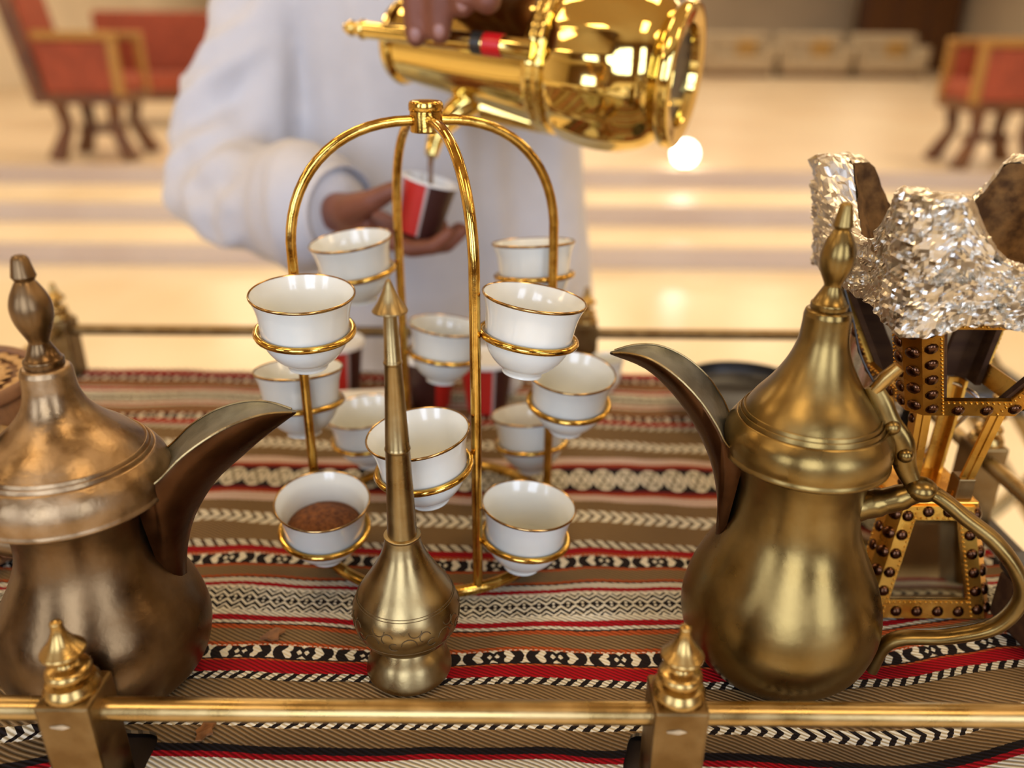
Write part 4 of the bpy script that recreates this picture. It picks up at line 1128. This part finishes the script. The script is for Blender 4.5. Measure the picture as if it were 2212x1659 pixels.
# his right arm (left in the picture) carries the cup: shoulder, elbow, wrist
W1 = L((-0.215, 0.935, 0.185))
chain(bm, [(-0.17, 0.0, 1.40), L((-0.415, 1.160, 0.165)), W1], [0.052, 0.042, 0.028])
KN = [(-0.138, 0.838, 0.176), (-0.134, 0.860, 0.174), (-0.136, 0.882, 0.174), (-0.143, 0.902, 0.177)]
for i, k in enumerate(KN): chain(bm, [W1 + Vector((0.0, (i - 1.5) * 0.009, 0)), L(k)], [0.019, 0.0125])
FG = [[KN[0], (-0.106, 0.826, 0.166), (-0.082, 0.823, 0.170), (-0.066, 0.825, 0.184)], [KN[1], (-0.098, 0.848, 0.162), (-0.070, 0.846, 0.166), (-0.052, 0.848, 0.182)],
      [KN[2], (-0.102, 0.872, 0.162), (-0.076, 0.870, 0.166), (-0.058, 0.869, 0.180)], [KN[3], (-0.114, 0.894, 0.167), (-0.093, 0.890, 0.169), (-0.078, 0.887, 0.179)]]
for f in FG: chain(bm, [L(p) for p in f], [0.0105, 0.0098, 0.0088, 0.0076])
chain(bm, [W1 + Vector((0.012, -0.020, 0.004)), L((-0.176, 0.860, 0.200)), L((-0.146, 0.834, 0.214)), L((-0.124, 0.828, 0.226))], [0.020, 0.018, 0.0125, 0.0100])
# his left arm (right in the picture) grips the flask handle from above
W2 = L((0.010, 0.945, 0.480))
chain(bm, [(0.17, 0.0, 1.40), L((0.185, 1.120, 0.500)), W2], [0.052, 0.042, 0.029])
HB = FM @ Vector((hx, 0, 0.240))
hx_dir = ez
GR = []
for i, dz in enumerate((-0.004, -0.029, -0.053, -0.076)):
    c = FM @ Vector((hx - 0.002, 0, 0.240 + dz)) ; c = Vector((c.x + 0.11, c.y - 1.24, c.z))
    ln = (1.0, 1.05, 1.0, 0.85)[i]
    k = c + Vector((0.004, 0.040, 0.072)); p1 = c + Vector((0.0, 0.006, 0.064 * ln)); p2 = c + Vector((-0.002, -0.021, 0.036)); p3 = c + Vector((-0.003, -0.0195, (0.001, 0.006, 0.030, 0.044)[i]))
    GR.append((k, p1, p2, p3))
    chain(bm, [W2 + Vector(((1.5 - i) * -0.008, 0, 0)), k], [0.020, 0.0125])
    chain(bm, [k, p1, p2, p3], [0.0148, 0.0142, 0.0132, 0.0114])
chain(bm, [W2 + Vector((-0.025, -0.01, -0.012)), GR[0][0] + Vector((-0.030, 0.010, -0.018)), GR[0][0] + Vector((-0.050, -0.012, -0.030))], [0.018, 0.0135, 0.010])
body_me = fuse('body', bm, 0.0042, 5)
obj('body', body_me, 'skin', person)
# nails on the gripping fingers
for i, g in enumerate(GR):
    nb = bmesh.new(); bmesh.ops.create_uvsphere(nb, u_segments=12, v_segments=8, radius=1.0)
    bmesh.ops.transform(nb, verts=nb.verts, matrix=Matrix.Translation(g[3] + Vector((0, -0.0103, 0.001))) @ Matrix.Diagonal((0.0055, 0.0016, 0.0072, 1)))
    smooth(obj('fingernail', nb, 'nail', person))
hb = bmesh.new()
loft(hb, [(0, 0.035, 1.56, 0.066, 0.066), (0, 0.028, 1.62, 0.080, 0.080), (0, 0.018, 1.68, 0.074, 0.088), (0, 0.012, 1.715, 0.050, 0.062), (0, 0.012, 1.728, 0.015, 0.02)])
smooth(obj('hair', hb, 'hair', person), 60)
# robe: skirt, chest and both sleeves as one garment
rb = bmesh.new()
loft(rb, [(0, 0, 0.10, 0.27, 0.21), (0, 0, 0.50, 0.255, 0.19), (0, 0, 0.85, 0.238, 0.168), (0, -0.005, 1.00, 0.224, 0.155), (0, -0.005, 1.14, 0.205, 0.142), (0, 0, 1.28, 0.200, 0.135), (0, 0, 1.38, 0.185, 0.120), (0, 0, 1.43, 0.120, 0.095), (0, 0, 1.470, 0.072, 0.072)], 40)
E1 = L((-0.415, 1.160, 0.165))
cuff1 = L((-0.235, 0.950, 0.185))
chain(rb, [(-0.15, 0.0, 1.37), (-0.235, 0.0, 1.30), E1 + Vector((0.012, 0.02, 0.05)), E1 + Vector((0.015, -0.01, -0.012))], [0.088, 0.086, 0.086, 0.084], 20)
chain(rb, [E1 + Vector((0.015, -0.01, -0.012)), E1.lerp(cuff1, 0.55) + Vector((0, 0, -0.006)), cuff1], [0.086, 0.079, 0.062], 20)
E2 = L((0.185, 1.120, 0.500)); cuff2 = W2.lerp(E2, 0.22)
chain(rb, [(0.15, 0.0, 1.37), E2, cuff2], [0.088, 0.076, 0.052], 20)
robe_me = fuse('robe', rb, 0.010, 7)
co_n = [(v.co.copy(), v.normal.copy()) for v in robe_me.vertices]
new_co = []
for p, n in co_n:
    arm = sstep(-0.20, -0.26, p.x) * (1 if p.z > 0.95 else 0)
    trunk = 1 - arm
    d = trunk * (0.022 * noise.noise(Vector((p.x * 13, p.y * 8, p.z * 2.4))) + 0.006 * noise.noise(Vector((p.x * 38, p.y * 20, p.z * 7))))
    q = Vector((p.x * 0.8 + p.z * 0.5, p.y, p.z * 0.8 - p.x * 0.4))
    rid = 1 - 2.2 * abs(noise.noise(Vector((q.x * 6 + 3.0, p.y * 6, q.z * 17))))
    d += arm * (0.022 * rid - 0.018 + 0.006 * noise.noise(p * 30))
    new_co += [*(p + n * d)]
robe_me.vertices.foreach_set('co', new_co)
robe_me.update()
robe_me.shade_smooth()
ro = obj('robe', robe_me, 'robe', person)
for s, cf, wr in ((1, cuff1, W1), (2, cuff2, W2)):
    dd = (wr - cf).normalized()
    q = Vector((0, 0, 1)).rotation_difference(dd).to_matrix().to_4x4()
    cb = lathe(bmesh.new(), [[(0.046, -0.040), (0.0545, -0.040)], [(0.0545, -0.040), (0.0530, 0.034)], [(0.0530, 0.034), (0.0505, 0.034)], [(0.0505, 0.034), (0.0480, -0.030)]], 32, 3)
    co = smooth(obj('cuff', cb, 'robe', ro)); co.matrix_local = Matrix.Translation(cf + dd * 0.018) @ q
for s in (-1, 1):
    box_obj('sandal', (s * 0.10, -0.065, 0.010), (0.095, 0.27, 0.020), 'sandal', person, 0.008)
# the cup he is filling
paper_cup('red and brown paper cup held in the hand, being filled', Matrix.Translation((-0.1005, 0.8525, TZ + 0.1780)) @ Matrix.Rotation(R(15), 4, 'Y') @ Matrix.Rotation(R(5), 4, 'Z'))

# ------------------------------------------------------------------ behind the cart, on the right: cushion and stool
stool = thing('folding_stand', 'folding stand of crossed brass tubes with a black beaded band', 'stand', (0.668, 1.15, 0.0))
for sy in (-1, 1):
    tube_obj('tube_leg', [(0.0, 0.14 + sy * 0.14, 0.92), (0.70, 0.14 + sy * 0.14, 0.01)], 0.013, 'brass_pale', stool, 12)
    tube_obj('tube_leg', [(0.70, 0.14 + sy * 0.11, 0.92), (0.0, 0.14 + sy * 0.11, 0.01)], 0.013, 'brass_pale', stool, 12)
bd = box_obj('black_band', (0.06, 0.13, 0.785), (0.15, 0.36, 0.042), 'black_thing', stool, 0.010)
bb_ = bmesh.new(); bmesh.ops.create_icosphere(bb_, subdivisions=2, radius=0.006)
bb_o = smooth(obj('bead', bb_, 'paper_white')); bb_me = bb_o.data; bpy.data.objects.remove(bb_o)
for i in range(10): obj('bead', bb_me, None, bd, (-0.008 + 0.0145 * i, -0.0525, 0.780 + 0.011 * (i % 2)))

# ------------------------------------------------------------------ seating far behind
def armchair(label, loc, rz, grp='red armchairs on the platform'):
    t = thing('armchair', label, 'armchair', loc, (0, 0, rz), grp)
    box_obj('seat', (0.02, 0, 0.54), (0.56, 0.56, 0.16), 'chair_red', t, 0.04)
    box_obj('seat_frame', (0.02, 0, 0.44), (0.60, 0.62, 0.07), 'chair_wood', t, 0.01)
    M = Matrix.Translation((-0.28, 0, 0.46)) @ Matrix.Rotation(R(-10), 4, 'Y')
    box_obj('backrest', (0.03, 0, 0.48), (0.09, 0.50, 0.70), 'chair_red', t, 0.03, M)
    for s in (-1, 1):
        box_obj('back_post', (0, s * 0.28, 0.52), (0.10, 0.07, 1.15), 'chair_wood', t, 0.015, M)
        box_obj('side_panel', (0.03, s * 0.295, 0.66), (0.50, 0.05, 0.36), 'chair_red', t, 0.02)
        box_obj('arm', (0.04, s * 0.30, 0.87), (0.56, 0.09, 0.06), 'chair_gold', t, 0.015)
        box_obj('arm_support', (0.29, s * 0.30, 0.66), (0.06, 0.07, 0.40), 'chair_gold', t, 0.01)
    box_obj('crest', (0, 0, 1.10), (0.10, 0.62, 0.10), 'chair_gold', t, 0.02, M)
    for sx in (-1, 1):
        for sy in (-1, 1):
            tube_obj('leg', [(0.02 + sx * 0.20, sy * 0.24, 0.46), (0.02 + sx * 0.17, sy * 0.22, 0.24), (0.02 + sx * 0.27, sy * 0.27, 0.0)], [0.060, 0.045, 0.07], 'chair_wood', t, 10)
    box_obj('stretcher', (0.02, 0, 0.20), (0.34, 0.06, 0.06), 'chair_wood', t, 0.008)
    return t
armchair('red upholstered armchair with gilt frame, left of the robed person', (-3.20, 6.50, PLAT), R(6))
armchair('red upholstered armchair with gilt frame, at the far right', (3.62, 6.40, PLAT), R(174))
bn = thing('red_sofa', 'low red upholstered sofa behind the left armchair', 'sofa', (-3.75, 9.2, PLAT), (0, 0, R(3)))
box_obj('seat', (0, -0.1, 0.42), (1.5, 0.7, 0.20), 'chair_red', bn, 0.04); box_obj('apron', (0, -0.1, 0.30), (1.5, 0.7, 0.10), 'chair_wood', bn, 0.01)
box_obj('backrest', (0, 0.28, 0.80), (1.5, 0.16, 0.62), 'chair_red', bn, 0.05)
for sx in (-1, 1):
    box_obj('arm', (sx * 0.72, -0.1, 0.58), (0.12, 0.7, 0.30), 'chair_red', bn, 0.04)
    for sy in (-1, 1): box_obj('leg', (sx * 0.68, -0.1 + sy * 0.28, 0.13), (0.08, 0.08, 0.26), 'chair_wood', bn, 0.01)
for i, (sxx, nm, lab) in enumerate(((5.6, 'sofa_beige', 'pale sofa seat in the distance, leftmost of the row'), (7.5, 'sofa_beige', 'pale sofa seat in the distance, middle of the row'), (9.4, 'sofa_beige', 'pale sofa seat in the distance, rightmost of the row'))):
    so = thing('sofa', lab, 'sofa', (sxx, 22.0, PLAT), group='far sofas')
    box_obj('seat', (0, 0, 0.30), (1.7, 0.9, 0.36), nm, so, 0.06); box_obj('backrest', (0, 0.38, 0.65), (1.7, 0.25, 0.75), nm, so, 0.08)
    for s in (-1, 1): box_obj('arm', (s * 0.80, 0, 0.48), (0.2, 0.9, 0.5), nm, so, 0.06)
    box_obj('cushion', (0.3, 0.2, 0.62), (0.5, 0.16, 0.45), 'sofa_gold', so, 0.06); box_obj('base', (0, 0, 0.06), (1.6, 0.8, 0.12), 'cabinet_brown', so)
cb = thing('cabinet', 'tall dark brown cabinet far behind the sofas', 'cabinet', (12.2, 27.5, PLAT))
box_obj('carcass', (0, 0, 1.3), (3.0, 0.6, 2.6), 'cabinet_brown', cb, 0.02)
for s in (-1, 0, 1): box_obj('door', (s * 0.95, -0.31, 1.3), (0.85, 0.03, 2.3), 'chair_wood', cb, 0.01)
glint = thing('glint_globe', 'small glowing white globe standing in for a spotlight reflection on the steps behind the flask', 'glint', (1.265, 6.14, PLAT))  # glowing globe added in place of a spotlight's reflection on the steps
lathe_obj('glint_base', [[(0.0, 0.0), (0.05, 0.0)], [(0.05, 0.0), (0.045, 0.015), (0.03, 0.03)], [(0.03, 0.03), (0.0, 0.03)]], 'chair_gold', glint, 24, 3)
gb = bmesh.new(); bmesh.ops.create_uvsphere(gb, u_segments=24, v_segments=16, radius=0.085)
smooth(obj('globe', gb, 'glint_glow', glint, (0, 0, 0.10)))
